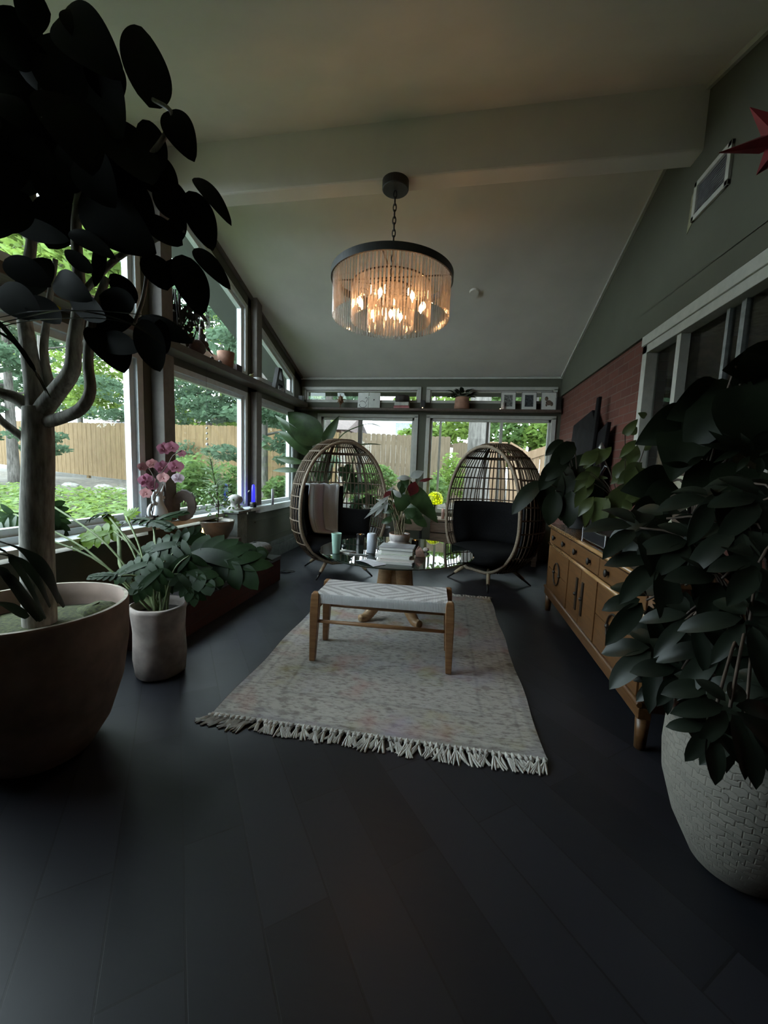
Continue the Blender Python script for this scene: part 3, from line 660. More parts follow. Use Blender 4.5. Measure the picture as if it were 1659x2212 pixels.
# ------------------------------------------------------------------ bench
bc = P(-.40, 2.385, .013); t = thing('woven_bench', 'low wooden bench with white woven diamond seat standing on the rug', 'bench', bc); t.rotation_euler = (0, 0, R(3.2))
hx, hy = .385, .15
q = MB(); N_ = 40
def seatfn(u, v):
    prof = [(-hy - .004, .365), (-hy - .008, .40), (-hy - .004, .428), (-hy + .02, .436), (0, .432), (hy - .02, .436), (hy + .004, .428), (hy + .008, .40), (hy + .004, .365), (hy - .02, .362), (0, .362), (-hy + .02, .362), (-hy - .004, .365)]
    k = v * 12; i = min(11, int(k)); f = k - i; a, b = prof[i], prof[i + 1]
    y = a[0] + (b[0] - a[0]) * f; z = a[1] + (b[1] - a[1]) * f; x = (u - .5) * 2 * (hx + .005)
    z -= .006 * (1 - (2 * u - 1) ** 2) if z > .42 else 0
    return bc + P(x, y, z)
q.grid(seatfn, N_, 48)
for sx in (0, 1): q.add([seatfn(sx, v / 48) for v in range(48)], [tuple(range(48)) if sx else tuple(range(48))[::-1]])
q.build('seat', weavemat(), t, smooth=True)
for sx in (-1, 1):
    for sy in (-1, 1):
        x, y = sx * (hx + .018), sy * (hy - .01); q = MB()
        pts = []
        for (z, w_) in ((0, .017), (.02, .018), (.30, .026), (.40, .025), (.425, .022), (.432, .014)):
            dx = sx * (.012 * (1 - z / .43)); pts.append((bc + P(x + dx, y + sy * .01 * (1 - z / .43), z), w_))
        vs = [p_ + P(a * w_, b * w_ * 1.05, 0) for p_, w_ in pts for (a, b) in ((-1, -1), (1, -1), (1, 1), (-1, 1))]
        fs = [(i * 4 + j, i * 4 + (j + 1) % 4, i * 4 + 4 + (j + 1) % 4, i * 4 + 4 + j) for i in range(5) for j in range(4)] + [(3, 2, 1, 0), (20, 21, 22, 23)]
        q.add(vs, fs); q.build('leg', WOOD, t, bevel=.004)
    q = MB(); q.tube([bc + P(sx * (hx + .02), -hy, .315), bc + P(sx * (hx + .02), hy, .315)], [.011, .011], 10); q.build('stretcher', WOOD, t, smooth=True)
for sy in (-1, 1):
    q = MB(); q.tube([bc + P(-hx - .01, sy * (hy - .005), .25), bc + P(0, sy * (hy - .005), .25), bc + P(hx + .01, sy * (hy - .005), .25)], [.010, .0135, .010], 10); q.build('stretcher', WOOD, t, smooth=True)
# ------------------------------------------------------------------ round glass table
tc = P(-.44, 3.13, 0); TZ = .55; PALEW = woodmat('pale_table_wood', (.30, .17, .08), (.46, .29, .15))
t = thing('round_table', 'round mirror-like glass table on a flared wooden pedestal base', 'table', tc)
q = MB(); q.lathe([(0, TZ - .012), (.612, TZ - .012), (.62, TZ - .009), (.62, TZ - .003), (.612, TZ), (0, TZ)], tc, 96)
m, N, L, b = nodes('smoked_mirror_glass'); b.inputs['Base Color'].default_value = (.012, .018, .016, 1); b.inputs['Roughness'].default_value = .015; b.inputs['IOR'].default_value = 2.6; L.new(ramp(N, L, noise(N, L, obco(N, L), 3), [(0, (.010, .015, .013)), (1, (.016, .024, .02))]), b.inputs['Base Color'])
q.build('tabletop', m, t)
q = MB(); q.lathe([(.10, .50), (.16, .525), (.16, TZ - .0125)], tc, 20); q.lathe([(.07, .18), (.095, .35), (.105, .50)], tc, 16); q.build('pedestal_hub', PALEW, t, smooth=True)
for i in range(4):
    a = R(45 + 90 * i); d = P(math.cos(a), math.sin(a), 0); q = MB()
    pts = spline([tc + d * .075 + P(0, 0, .53), tc + d * .10 + P(0, 0, .36), tc + d * .15 + P(0, 0, .17), tc + d * .26 + P(0, 0, .045), tc + d * .33 + P(0, 0, .034)], 20)
    q.tube(pts, [.075 - .045 * (j / (len(pts) - 1)) ** .8 for j in range(len(pts))], 10); q.build('leg', PALEW, t, smooth=True)
# things on the table
def on(px, py): p_ = atz(px, py, TZ); return P(p_[0], p_[1], TZ)
c = on(726, 1195)
q = MB(); q.lathe([(.026, .0), (.028, .004), (.038, .150), (.0385, .156), (.036, .156), (.0265, .008), (0, .008)], c, 28)
m, N, L, b = nodes('frosted_green_glass'); L.new(ramp(N, L, noise(N, L, obco(N, L), 5), [(0, (.42, .66, .55)), (1, (.5, .72, .62))]), b.inputs['Base Color']); b.inputs['Roughness'].default_value = .4; b.inputs['Alpha'].default_value = .78
tag(q.build('tumbler', m, smooth=True), 'tall frosted green tumbler on the glass table', 'cup')
def candle_jar(px, py, r_, h, label, lid=True):
    c = on(px, py); t = thing('candle_jar', label, 'candle', c)
    q = MB(); q.lathe([(r_ * .92, 0), (r_, .004), (r_, h), (r_ * .9, h), (r_ * .9, h * .75), (0, h * .75)], c, 24); q.build('jar', M('black_candle_glass', (.012, .011, .011), .2), t, smooth=False)
    q = MB(); q.lathe([(0, h * .76), (r_ * .88, h * .765), (0, h * .80)], c, 20); q.build('wax', M('amber_wax', (.6, .25, .08), .5, emit=(1, .35, .08), es=1.0), t)
    q = MB(); q.lathe([(.001, h * .8), (.005, h * .83), (.004, h * .88), (0, h * .97)], c, 8); q.build('flame', M('flame', (1, .6, .2), .5, emit=(1, .5, .15), es=18), t)
candle_jar(778, 1176, .033, .09, 'lit black candle jar standing left of the white cylinder')
candle_jar(896, 1184, .03, .07, 'small lit black candle jar right of the potted plant')
c = on(802, 1194); t = thing('speaker', 'white cylindrical speaker upright on the glass table', 'speaker', c)
q = MB(); q.lathe([(.030, 0), (.036, .006), (.037, .14), (.033, .152), (.030, .154), (0, .15)], c, 32); q.build('body', M('white_mesh', (.62, .65, .74), .6, var=.06, scale=120), t, smooth=True)
q = MB(); q.tube([c + P(.036, -.004, .12), c + P(.046, -.004, .125), c + P(.046, -.004, .105), c + P(.036, -.004, .10)], .0025, 6); q.build('strap', M('grey_strap', (.3, .3, .32), .7), t)
c = on(823, 1172); q = MB(); q.lathe([(.028, 0), (.034, .004), (.038, .05), (.036, .05), (.030, .008), (0, .008)], c, 24); tag(q.build('glass_votive', glassmat('votive_glass', (.9, .95, .95), 1.5), smooth=True), 'low clear glass votive behind the white cylinder', 'votive')
# stack of books
def book(cx, cy, z, w_, d, h, rot, label, cover, page=(.72, .70, .66), name='book'):
    t = thing(name, label, 'book', (cx, cy, z), 'books on the glass table'); t.rotation_euler = (0, 0, R(rot)); o = P(cx, cy, z)
    q = MB(); q.box(*[k for p_ in ((-w_ / 2, w_ / 2), (-d / 2, d / 2)) for k in p_], 0, .002); q.box(-w_ / 2, w_ / 2, -d / 2, d / 2, h - .002, h); q.box(-w_ / 2, w_ / 2, d / 2 - .002, d / 2, 0, h)
    q.v = [tuple(np.array(v) + o) for v in q.v]; q.build('cover', cover, t)
    q = MB(); q.box(-w_ / 2 + .004, w_ / 2 - .004, -d / 2 + .003, d / 2 - .002, .002, h - .002); q.v = [tuple(np.array(v) + o) for v in q.v]; q.build('pages', M('book_pages', page, .8, stretch=(1, 1, 60), scale=8, var=.06), t)
    return t
WHC = M('white_book_cover', (.70, .69, .67), .5, var=.05); GRC = M('green_book_cover', (.40, .52, .33), .5, scale=30, var=.3); GYC = M('grey_book_cover', (.22, .22, .24), .4); PKC = M('pale_pink_cover', (.68, .56, .54), .5, var=.05)
b0 = on(850, 1215); z = TZ
book(b0[0] + .01, b0[1] + .03, z, .255, .18, .018, 1, 'white magazine lowest in the table stack', WHC); z += .018
book(b0[0] + .025, b0[1] + .045, z, .24, .17, .016, 3, 'pale pink book second from the bottom of the stack', PKC); z += .016
book(b0[0] + .0, b0[1] + .06, z, .25, .19, .022, -4, 'thick white book in the middle of the stack', WHC); z += .022
book(b0[0] + .02, b0[1] + .07, z, .225, .16, .03, 2, 'green spined book beneath the grey one', GRC); z += .03
book(b0[0] + .015, b0[1] + .07, z, .245, .17, .022, 0, 'grey covered book on top of the stack', GYC); z += .022
c = on(800, 1216); t = thing('open_magazine', 'open white magazine lying left of the book stack', 'magazine', c); t.rotation_euler = (0, 0, R(-38))
q = MB(); q.grid(lambda u, v: c + P((u - .5) * .20, (v - .5) * .12, .003 + .012 * (4 * u * (1 - u)) * (1 - .5 * v)), 12, 4); q.build('pages', M('magazine_paper', (.68, .69, .75), .6, var=.08, scale=24), t, smooth=True)
c = on(748, 1193); t = thing('notebook', 'small notebook with black elastic lying beside the green tumbler', 'notebook', c); t.rotation_euler = (0, 0, R(-20)); MB().box(c[0] - .06, c[0] + .06, c[1] - .045, c[1] + .045, TZ, TZ + .009).build('cover', M('pale_notebook', (.62, .62, .58), .6), t); MB().box(c[0] - .02, c[0] + .055, c[1] - .03, c[1] + .03, TZ + .009, TZ + .011).build('screen', BLACK, t)
c = on(775, 1199); q = MB(); q.tube([c + P(-.07, -.01, .005), c + P(.07, .015, .005)], .0045, 8); tag(q.build('pen', M('pen_white', (.6, .6, .58), .4)), 'slim pale pen lying on the glass table', 'pen')
c = on(735, 1185); q = MB(); q.ball(c + P(.03, 0, .022), .022, 12, (1, 1, 1)); q.lathe([(.015, 0), (.006, .004), (.006, .01)], c + P(.03, 0, 0), 12); tag(q.build('glass_bauble', M('dark_bauble', (.03, .035, .035), .1)), 'small dark glossy ball just behind the tumbler', 'ornament')
c = on(908, 1203); q = MB(); q.add([c + P(*v) for v in ((-.034, -.02, 0), (.04, -.018, 0), (.034, .026, 0), (-.026, .026, 0), (-.04, -.01, .045), (.02, -.016, .05), (.022, .02, .04), (-.02, .02, .07), (-.018, -.006, .088), (-.002, .004, .075))],
    [(3, 2, 1, 0), (0, 1, 5, 4), (1, 2, 6, 5), (2, 3, 7, 6), (3, 0, 4, 7), (4, 5, 9, 8), (5, 6, 9), (6, 7, 9), (7, 8, 9), (4, 8, 7)]); tag(q.build('rose_quartz', M('pink_quartz', (.55, .34, .28), .4, scale=30), bevel=.003), 'rough pink crystal standing near the table edge', 'crystal')
c = on(920, 1192); q = MB(); q.ball(c + P(0, 0, .018), .02, 12, (1.3, 1, .9), .06); tag(q.build('pebble', M('pale_stone', (.5, .42, .38), .6)), 'small pale stone behind the pink crystal', 'stone')
# potted plant on the table
pc = on(862, 1183); t = thing('potted_plant', 'red and green leafed plant in two-tier whitewashed pot on the glass table', 'potted plant', pc)
q = MB(); q.lathe([(.085, 0), (.105, .01), (.10, .035), (.078, .055), (.076, .06), (.083, .065), (.088, .118), (.084, .122), (.076, .118), (.074, .10), (0, .10)], pc, 36, wob=lambda a, z: .012 * math.sin(3 * a)); q.build('pot', M('whitewashed_clay', (.50, .45, .44), .85, scale=16, bmp=.1), t, smooth=True)
q = MB(); q.lathe([(.0775, .119), (.0855, .1235), (.088, .1195)], pc, 36, cap=False); q.build('rim', TERRA, t)
q = MB(); q.lathe([(0, .112), (.074, .108)], pc, 20); q.build('soil', SOIL, t)
q = MB(); stems = []
YP = pc[1]; TOP = pc + P(0, 0, .11)
def lf(mb, px0, py0, px1, py1, wpx, Y, n=None, dy=0.0, **k):
    B_ = at(px0, py0, Y); T_ = at(px1, py1, Y + dy); zc = np.dot((B_ + T_) / 2 - EYE, FW); ww = wpx * zc / FOC
    nn = -nrm((B_ + T_) / 2 - EYE) if n is None else np.asarray(n, float)
    nn = nn + P(rng.uniform(-.25, .25), rng.uniform(-.25, .25), rng.uniform(-.1, .3))
    mb.leaf(B_, T_, ww, nn, **k); return B_
G_, Rd_, Sv_ = MB(), MB(), MB()
for a in ((885, 1055, 946, 1130, 40, .02), (880, 1095, 852, 1068, 40, -.02), (878, 1100, 915, 1120, 30, -.05), (868, 1105, 838, 1090, 34, .05), (862, 1060, 892, 1045, 34, .05), (858, 1110, 840, 1122, 22, .0), (875, 1112, 905, 1100, 24, -.06), (884, 1035, 868, 1052, 34, .03), (872, 1120, 890, 1132, 16, 0), (850, 1095, 826, 1108, 20, 0)):
    stems.append(lf(G_, *a[:5], YP + a[5], shape='heart', curl=.1))
for a in ((900, 1085, 930, 1105, 22, .05), (858, 1075, 836, 1058, 22, .06), (870, 1070, 880, 1040, 24, .04), (892, 1110, 922, 1138, 22, -.03), (850, 1118, 824, 1130, 14, 0), (866, 1125, 872, 1142, 12, .02), (848, 1082, 822, 1094, 16, .03)): stems.append(lf(G_, *a[:5], YP + a[5], shape='oval', curl=.12))
for a in ((897, 1040, 886, 1072, 26, -.02), (905, 1040, 935, 1033, 8, .02), (845, 1060, 828, 1076, 12, 0), (888, 1068, 872, 1090, 16, 0), (862, 1085, 850, 1100, 14, 0)): stems.append(lf(Rd_, *a[:5], YP + a[5], shape='lance', curl=.1))
for a in ((888, 1033, 856, 1033, 12, .02), (886, 1030, 916, 1018, 18, 0), (842, 1070, 798, 1105, 9, -.02), (840, 1075, 786, 1121, 8, .05), (835, 1085, 808, 1118, 8, 0), (850, 1050, 826, 1082, 9, .04), (868, 1075, 848, 1058, 12, -.03), (840, 1100, 815, 1090, 7, 0), (846, 1092, 812, 1078, 6, 0), (838, 1078, 832, 1112, 7, 0)): stems.append(lf(Sv_, *a[:5], YP + a[5], shape='lance', curl=.12))
G_.build('foliage', leafmat('anthurium_leaf', (.028, .055, .018), .3, .35), t, smooth=True); o_ = Rd_.build('red_leaves', leafmat('red_leaf', (.10, .014, .012), .25, .4), t, smooth=True); o_['label'] = 'dark red leaves'
o_ = Sv_.build('silver_leaves', leafmat('silver_leaf', (.30, .31, .29), .15, .45), t, smooth=True); o_['label'] = 'narrow silvery leaves'
q = MB()
for s_ in stems: a_ = TOP + P(rng.uniform(-.04, .04), rng.uniform(-.04, .04), -.01); q.tube(spline([a_, a_ * .5 + s_ * .5 + P(0, 0, .05), s_], 8), .0028, 5)
q.build('stems', M('straw_stem', (.22, .18, .10), .7), t)
# ------------------------------------------------------------------ egg chairs
def egg_r(z):
    zm, rm = .70, .54
    if z >= zm: u = (z - zm) / (1.53 - zm); return rm * max(0, 1 - u ** 2.25) ** .5
    u = (zm - z) / (zm - .15); return rm * max(0, 1 - .80 * u ** 2.3) ** .5
CUT = .20
def egg_pt(a, z, rr=0): r_ = egg_r(z) + rr; return P(r_ * math.sin(a), r_ * math.cos(a), z)      # a = 0 is the back
def inside(p_): return p_[1] > -CUT - 1e-6
def arc_runs(pts):
    run = []; out = []
    for p_ in pts:
        if inside(p_): run.append(p_)
        else:
            if len(run) > 1: out.append(run)
            run = []
    if len(run) > 1: out.append(run)
    return out
ZS = [.16 + (1.525 - .16) * (1 - math.cos(PI * i / 30)) / 2 for i in range(31)]
def make_egg(label, O, ang, grp):
    t = thing('egg_chair', label, 'chair', (0, 0, 0), grp)
    zz = [z for z in np.linspace(.15, 1.53, 400) if egg_r(z) > CUT]
    right = [P(math.sqrt(egg_r(z) ** 2 - CUT ** 2), -CUT, z) for z in zz[::10] + [zz[-1]]]
    loop = right + [P(-p_[0], p_[1], p_[2]) for p_ in right[::-1]]
    q = MB(); q.tube(loop, .018, 10, closed=True); q.build('hoop', M('tan_cane_hoop', (.23, .175, .12), .6, var=.2, scale=60), t, smooth=True)
    q = MB()
    for i in range(64):
        a = 2 * PI * (i + .5) / 64
        for run in arc_runs([egg_pt(a, z) for z in ZS[1:-2]]): q.tube(run, .0068, 5, cap=False)
    q.build('wicker_strands', WICKER, t, smooth=True)
    q = MB()
    for z in (.22, .36, .49, .62, .75, .88, 1.01, 1.14, 1.26, 1.44, 1.50):
        ring = [egg_pt(-PI + 2 * PI * i / 72, z, .004) for i in range(73)]
        for run in arc_runs(ring): q.tube(run, .0078, 6, cap=False)
    q.build('wicker_rings', WICKER, t, smooth=True)
    q = MB()
    for run in arc_runs([egg_pt(-PI + 2 * PI * i / 72, 1.365, -.006) for i in range(73)]): q.tube(run, .016, 8)
    q.build('rail', WICKER, t, smooth=True); q = MB()
    for run in arc_runs([egg_pt(-PI + 2 * PI * i / 72, .19, -.006) for i in range(73)]): q.tube(run, .016, 8)
    q.build('rail', WICKER, t, smooth=True)
    for a in (0, R(62), R(-62)):
        q = MB(); q.tube([egg_pt(a, z, -.008) for z in ZS[1:-3]], .012 if a == 0 else .008, 8); q.build('rib', WICKER, t, smooth=True)
    q = MB(); q.lathe([(0, .165), (.20, .165), (.24, .19), (.2, .20), (0, .20)], (0, 0, 0), 32); q.build('base_frame', BLACK, t)
    for (a, r0) in ((R(50), .45), (R(140), .45), (R(230), .45), (R(320), .45)):
        d = P(math.sin(a + R(45) * 0), math.cos(a), 0); q = MB()
        p0, p1, p2 = d * .22 + P(0, 0, .185), d * .36 + P(0, 0, .13), d * r0
        q.tube([p0, p0 * .45 + p2 * .55 + P(0, 0, .0), p0 * .35 + p2 * .65], [.022, .019, .017], 10); l_ = q.build('leg', M('pale_wicker_leg', (.34, .26, .17), .6), t, smooth=True)
        q = MB(); q.tube([p0 * .38 + p2 * .62, p2 + P(0, 0, .001)], [.014, .008], 10); q.build('leg_tip', BLACK, l_, smooth=True)
    # cushions
    q = MB(); pr = [(0, .25), (.34, .25), (.42, .29), (.44, .34), (.40, .385), (.28, .40), (0, .395)]
    q.lathe(pr, (0, 0, 0), 40); q.v = [(v[0], max(v[1], -.30 - (.34 - abs(v[2] - .33)) * .05), v[2]) for v in q.v]; q.build('seat_cushion', CUSH, t, smooth=True)
    return t
def back_pad(t, name, a0, a1, z0, z1, thick=.10, lean=0):
    q = MB(); nu, nv = 22, 12
    def f(u, v, off):
        a = a0 + (a1 - a0) * u; z = z0 + (z1 - z0) * v
        e = min(1, min(u, 1 - u) * 9) ** .5 * min(1, min(v, 1 - v) * 6) ** .5
        r_ = egg_r(z) - .022 - off * e * (1 + .12 * math.sin(u * 14) * math.sin(v * 7)); return P(r_ * math.sin(a), r_ * math.cos(a), z)
    q.grid(lambda u, v: f(u, v, 0), nu, nv); q.grid(lambda u, v: f(1 - u, v, thick), nu, nv); return q.build(name, CUSH, t, smooth=True)
LO, LA = P(-1.295, 4.33, 0), R(37)        # chair turned so that its mouth looks to the table
RO, RA = P(.42, 4.42, 0), R(-45)
EG = 'wicker egg chairs behind the table'
e1 = make_egg('left wicker egg chair with a striped throw over its black cushion', LO, LA, EG)
back_pad(e1, 'back_cushion', R(-112), R(26), .36, .97)
e1.location = tuple(LO); e1.rotation_euler = (0, 0, LA)
e2 = make_egg('right wicker egg chair with bare black cushions beside the sideboard', RO, RA, EG)
back_pad(e2, 'back_cushion', R(-100), R(30), .36, .86); back_pad(e2, 'side_cushion', R(28), R(105), .36, 1.02)
e2.location = tuple(RO); e2.rotation_euler = (0, 0, RA)
def loc2w(O, a, p_): c_, s_ = math.cos(a), math.sin(a); return O + P(p_[0] * c_ - p_[1] * s_, p_[0] * s_ + p_[1] * c_, p_[2])
# throw over the left chair's back pad
q = MB(); nu, nv = 16, 40; uv = []
def throw(u, v):
    a = R(-44) + R(66) * u - R(3) * math.sin(v * 3)
    s = v * 1.15
    if s < .12: r_ = egg_r(.95) - .02 - s * .1; z = .90 + s * .7 + .0
    elif s < .22: r_ = egg_r(.99) - .035 - (s - .12) * 1.0; z = .985
    elif s < .80: r_ = egg_r(.97 - (s - .22)) - .135 - .01 * math.sin(u * 19) - (s - .22) * .06; z = .985 - (s - .22) * .98
    else: r_ = max(.10, egg_r(.42) - .19 - (s - .80) * .95); z = .425 - .01 * math.sin(u * 9)
    return loc2w(LO, LA, P(r_ * math.sin(a), r_ * math.cos(a), z + .006 * math.sin(u * 23)))
q.grid(throw, nu, nv); q.uv = [(i / nu, j / nv) for j in range(nv + 1) for i in range(nu + 1)]
th = q.build('throw_blanket', blanketmat(), smooth=True); sm = th.modifiers.new('thick', 'SOLIDIFY'); sm.thickness = .012
tag(th, 'grey throw with dusky pink stripes draped over the left egg chair', 'blanket')
def pillow(c, w_, h, tk, yaw, tilt, label):
    q = MB(); c = P(*c)
    def f(u, v, s):
        x = (u - .5) * w_; z = (v - .5) * h; e = (max(0, 1 - (2 * u - 1) ** 4) * max(0, 1 - (2 * v - 1) ** 4)) ** .5
        sh = 1 - .06 * (1 - abs(2 * v - 1) ** 2) ; sz = 1 - .06 * (1 - abs(2 * u - 1) ** 2)
        p_ = Matrix.Rotation(yaw, 3, 'Z') @ Matrix.Rotation(tilt, 3, 'X') @ Vector((x * sh, s * tk / 2 * e, z * sz)); return c + P(*p_)
    q.grid(lambda u, v: f(u, v, -1), 14, 14); q.grid(lambda u, v: f(1 - u, v, 1), 14, 14)
    return tag(q.build('pillow', CUSH, smooth=True), label, 'pillow')
pillow(loc2w(LO, LA, P(.26, .14, .55)), .40, .36, .13, LA + R(-38), R(-24), 'black square pillow at the right inside the left egg chair')
# ------------------------------------------------------------------ chandelier
cc = P(-.51, 2.85, 0); zr = 2.52
t = thing('chandelier', 'round crystal rod chandelier with black rim hanging lit on a chain', 'chandelier', (cc[0], cc[1], 3.14))
q = MB(); q.lathe([(0, 3.085), (.085, 3.085), (.09, 3.09), (.09, 3.14), (0, 3.14)], cc, 32); q.build('canopy', BLACK, t)
q = MB(); z = 3.085; i = 0
while z > zr + .03:
    ln = .052; pts = []
    for k in range(16):
        a = 2 * PI * k / 16; x = .0105 * math.sin(a); dz = math.cos(a) * ln / 2 * (1 if True else 0); p_ = P(x, 0, 0) if i % 2 == 0 else P(0, x, 0); pts.append(P(cc[0], cc[1], z - ln / 2) + p_ + P(0, 0, dz))
    q.tube(pts, .0042, 6, closed=True); z -= ln - .011; i += 1
q.build('chain', BLACK, t, smooth=True)
q = MB(); q.lathe([(.412, zr - .03), (.422, zr - .03), (.422, zr + .018), (.412, zr + .018), (.412, zr - .03)], cc, 96)
for k in range(4):
    a = PI / 2 * k; d = P(math.cos(a), math.sin(a), 0); q.tube([cc + d * .417 + P(0, 0, zr + .005), cc + P(0, 0, zr + .005)], .006, 6)
q.tube([cc + P(0, 0, zr + .03), cc + P(0, 0, zr - .16)], .010, 8); q.build('rim', BLACK, t)
q = MB(); q.lathe([(.27, zr - .06), (.277, zr - .06), (.277, zr - .05), (.27, zr - .05), (.27, zr - .06)], cc, 48); q.lathe([(.155, zr - .09), (.162, zr - .09), (.162, zr - .08), (.155, zr - .08), (.155, zr - .09)], cc, 36)
for k in range(4):
    a = PI / 2 * k + .4; d = P(math.cos(a), math.sin(a), 0); q.tube([cc + d * .27 + P(0, 0, zr - .055), cc + P(0, 0, zr - .055)], .005, 6); q.tube([cc + d * .16 + P(0, 0, zr - .085), cc + P(0, 0, zr - .085)], .005, 6)
q.build('inner_frame', BLACK, t)
CRY = crystalmat()
def rod(mb, a, r_, z1, ln, w_):
    d = P(math.cos(a), math.sin(a), 0); s = P(-d[1], d[0], 0); o = cc + d * r_
    poly = [o - s * w_ + P(0, 0, z1), o - d * w_ * .8 + P(0, 0, z1), o + s * w_ + P(0, 0, z1), o + d * w_ * .8 + P(0, 0, z1)]
    mb.prism(poly, (0, 0, -ln + w_)); lo = [p_ + P(0, 0, -ln + w_) for p_ in poly]; mb.add(lo + [o + P(0, 0, z1 - ln)], [(1, 0, 4), (2, 1, 4), (3, 2, 4), (0, 3, 4)])
for i in range(100):
    q = MB(); rod(q, 2 * PI * i / 100, .401, zr - .022, .258, .0082); q.build('crystal_rod', CRY, t)
q = MB()
for (n_, r_, z1, ln) in ((64, .272, zr - .062, .235), (40, .158, zr - .092, .25)):
    for i in range(n_): rod(q, 2 * PI * i / n_, r_, z1, ln, .0085)
q.build('inner_crystals', CRY, t, kind='stuff')
BULB = M('warm_bulb', (1, .7, .4), .4, emit=(1, .50, .21), es=115)
for k in range(7):
    a = 2 * PI * k / 6 + .35; d = P(math.cos(a), math.sin(a), 0); b0_ = cc + d * (.215 if k < 6 else 0) + P(0, 0, zr - (.155 if k < 6 else .21))
    q = MB(); q.lathe([(.009, .035), (.013, .03), (.013, .0)], b0_, 12); f_ = q.build('bulb_socket', BLACK, t)
    q = MB(); q.lathe([(.006, 0), (.0145, -.018), (.013, -.035), (.005, -.05), (0, -.058)], b0_, 14); q.build('bulb', BULB, f_, smooth=True)
    if k < 6: q = MB(); q.tube([b0_ + P(0, 0, .034), b0_ + P(0, 0, .07), cc + P(0, 0, zr - .12)], .005, 6); q.build('arm', BLACK, t)
# ------------------------------------------------------------------ sideboard
X0, X1, Y0, Y1, ZB, ZT = .85, 1.315, 1.80, 3.66, .15, .775
t = thing('sideboard', 'amber wooden sideboard with dark ring pulls along the right wall', 'sideboard', ((X0 + X1) / 2, (Y0 + Y1) / 2, 0))
q = MB(); q.box(X0 + .02, X1, Y0 + .03, Y1 - .03, ZB + .02, ZT - .03); q.build('body', SBW, t)
q = MB(); q.box(X0 - .012, X1, Y0 - .01, Y1 + .01, ZT - .03, ZT); q.build('top', woodmat('dark_sideboard_top', (.07, .035, .016), (.13, .065, .025), (20, 3, 20), .22), t, bevel=.008)
q = MB(); q.tube([P(X0 - .006, Y0 - .005, ZT - .012), P(X0 - .006, Y1 + .005, ZT - .012)], .014, 10); q.tube([P(X0 + .004, Y0, .605), P(X0 + .004, Y1, .605)], .013, 10); q.build('moulding', woodmat('polished_edge', (.24, .13, .05), (.34, .2, .09), (20, 3, 20), .18), t, smooth=True)
q = MB(); q.box(X0 - .005, X0 + .05, Y0, Y1, ZB, ZB + .05); q.tube([P(X0 - .002, Y0, ZB + .065), P(X0 - .002, Y1, ZB + .065)], .014, 10); q.build('base_rail', SBW, t, bevel=.006)
for y in (Y0 + .03, Y1 - .03):
    for x in (X0 + .03, X1 - .03):
        q = MB(); q.tube([P(x, y, 0), P(x, y, ZB)], [.022, .03], 12); q.tube([P(x, y, ZB), P(x, y, ZT - .03)], .03, 4); q.build('leg', SBW, t, smooth=True)
IRON = M('dark_iron_pull', (.02, .014, .01), .5, .3)
# three top drawers, a two-drawer bay at each end, two doors in the middle
L3 = (Y1 - Y0 - .10) / 3
for i in range(3):
    y0 = Y0 + .05 + L3 * i
    d_ = MB().box(X0 + .002, X0 + .022, y0 + .004, y0 + L3 - .004, .625, .735).build('drawer', SBW, t, bevel=.003)
    for f in (.25, .75): yy = y0 + L3 * f; q = MB(); q.tube([P(X0 + .002, yy, .68), P(X0 - .016, yy, .68)], [.008, .018], 12); q.ball((X0 - .016, yy, .68), .017, 10, (.6, 1, 1.4)); q.build('knob', IRON, d_, smooth=True)
def ring_pull(par, y, z, r_):
    q = MB(); q.tube([P(X0 - .006, y + r_ * math.cos(a), z + r_ * 1.05 * math.sin(a)) for a in [2 * PI * k / 24 for k in range(24)]], .0055, 6, closed=True)
    for s in (-1, 1): q.ball((X0 - .004, y + s * r_ * .95, z), .014, 10)
    q.build('pull', IRON, par, smooth=True)
for (a, b) in ((Y0 + .05, Y0 + .05 + L3), (Y0 + .05 + 2 * L3, Y1 - .05)):
    for (c_, d2) in ((.225, .405), (.409, .590)):
        d_ = MB().box(X0 + .002, X0 + .022, a + .004, b - .004, c_, d2).build('drawer', SBW, t, bevel=.003)
        if c_ < .3: ring_pull(d_, (a + b) / 2, .407, .085)
a = Y0 + .05 + L3
for k in range(2):
    y0 = a + L3 / 2 * k; d_ = MB().box(X0 + .002, X0 + .022, y0 + .004, y0 + L3 / 2 - .004, .225, .590).build('door', SBW, t, bevel=.003)
    yy = y0 + (L3 / 2 - .06 if k == 0 else .06); q = MB(); q.box(X0 - .006, X0 + .002, yy - .014, yy + .014, .30, .52); q.ball((X0 - .008, yy, .41), .014, 8); q.build('pull', IRON, d_)
for y in (a, a + L3): q = MB(); q.box(X0 - .004, X0 + .01, y - .012, y + .012, .22, .60); q.build('stile', SBW, t)
# things standing on the sideboard
def on_sb(px, py, X): p_ = atx(px, py, X); return P(X, p_[1], ZT)
t = thing('record_player', 'black box with silver edges on top of the sideboard', 'record player', (1.02, 2.72, ZT))
q = MB(); q.box(.88, 1.20, 2.45, 2.86, ZT + .008, ZT + .085); q.build('case', M('black_case', (.012, .012, .014), .3), t, bevel=.008)
q = MB()
for (y_, x_) in ((2.45, .878), (2.86, .878), (2.45, 1.2), (2.86, 1.2)): MB().tube([P(x_, y_, ZT), P(x_, y_, ZT + .088)], .005, 6).build('silver_post', STEEL, t)
for z_ in (ZT + .012, ZT + .086): MB().tube([P(.878, 2.45, z_), P(.878, 2.86, z_)], .004, 6).build('silver_trim', STEEL, t)
ys = [atx(x, 950, 1.25)[1] for x in (1303, 1283, 1268, 1232)]; zs = [atx(x, y, 1.25)[2] for x, y in ((1303, 912), (1283, 862), (1245, 905))]
t = thing('wall_sculpture', 'dark slab sculpture leaning on the brick behind the sideboard plants', 'sculpture', (1.26, ys[1], ZT))
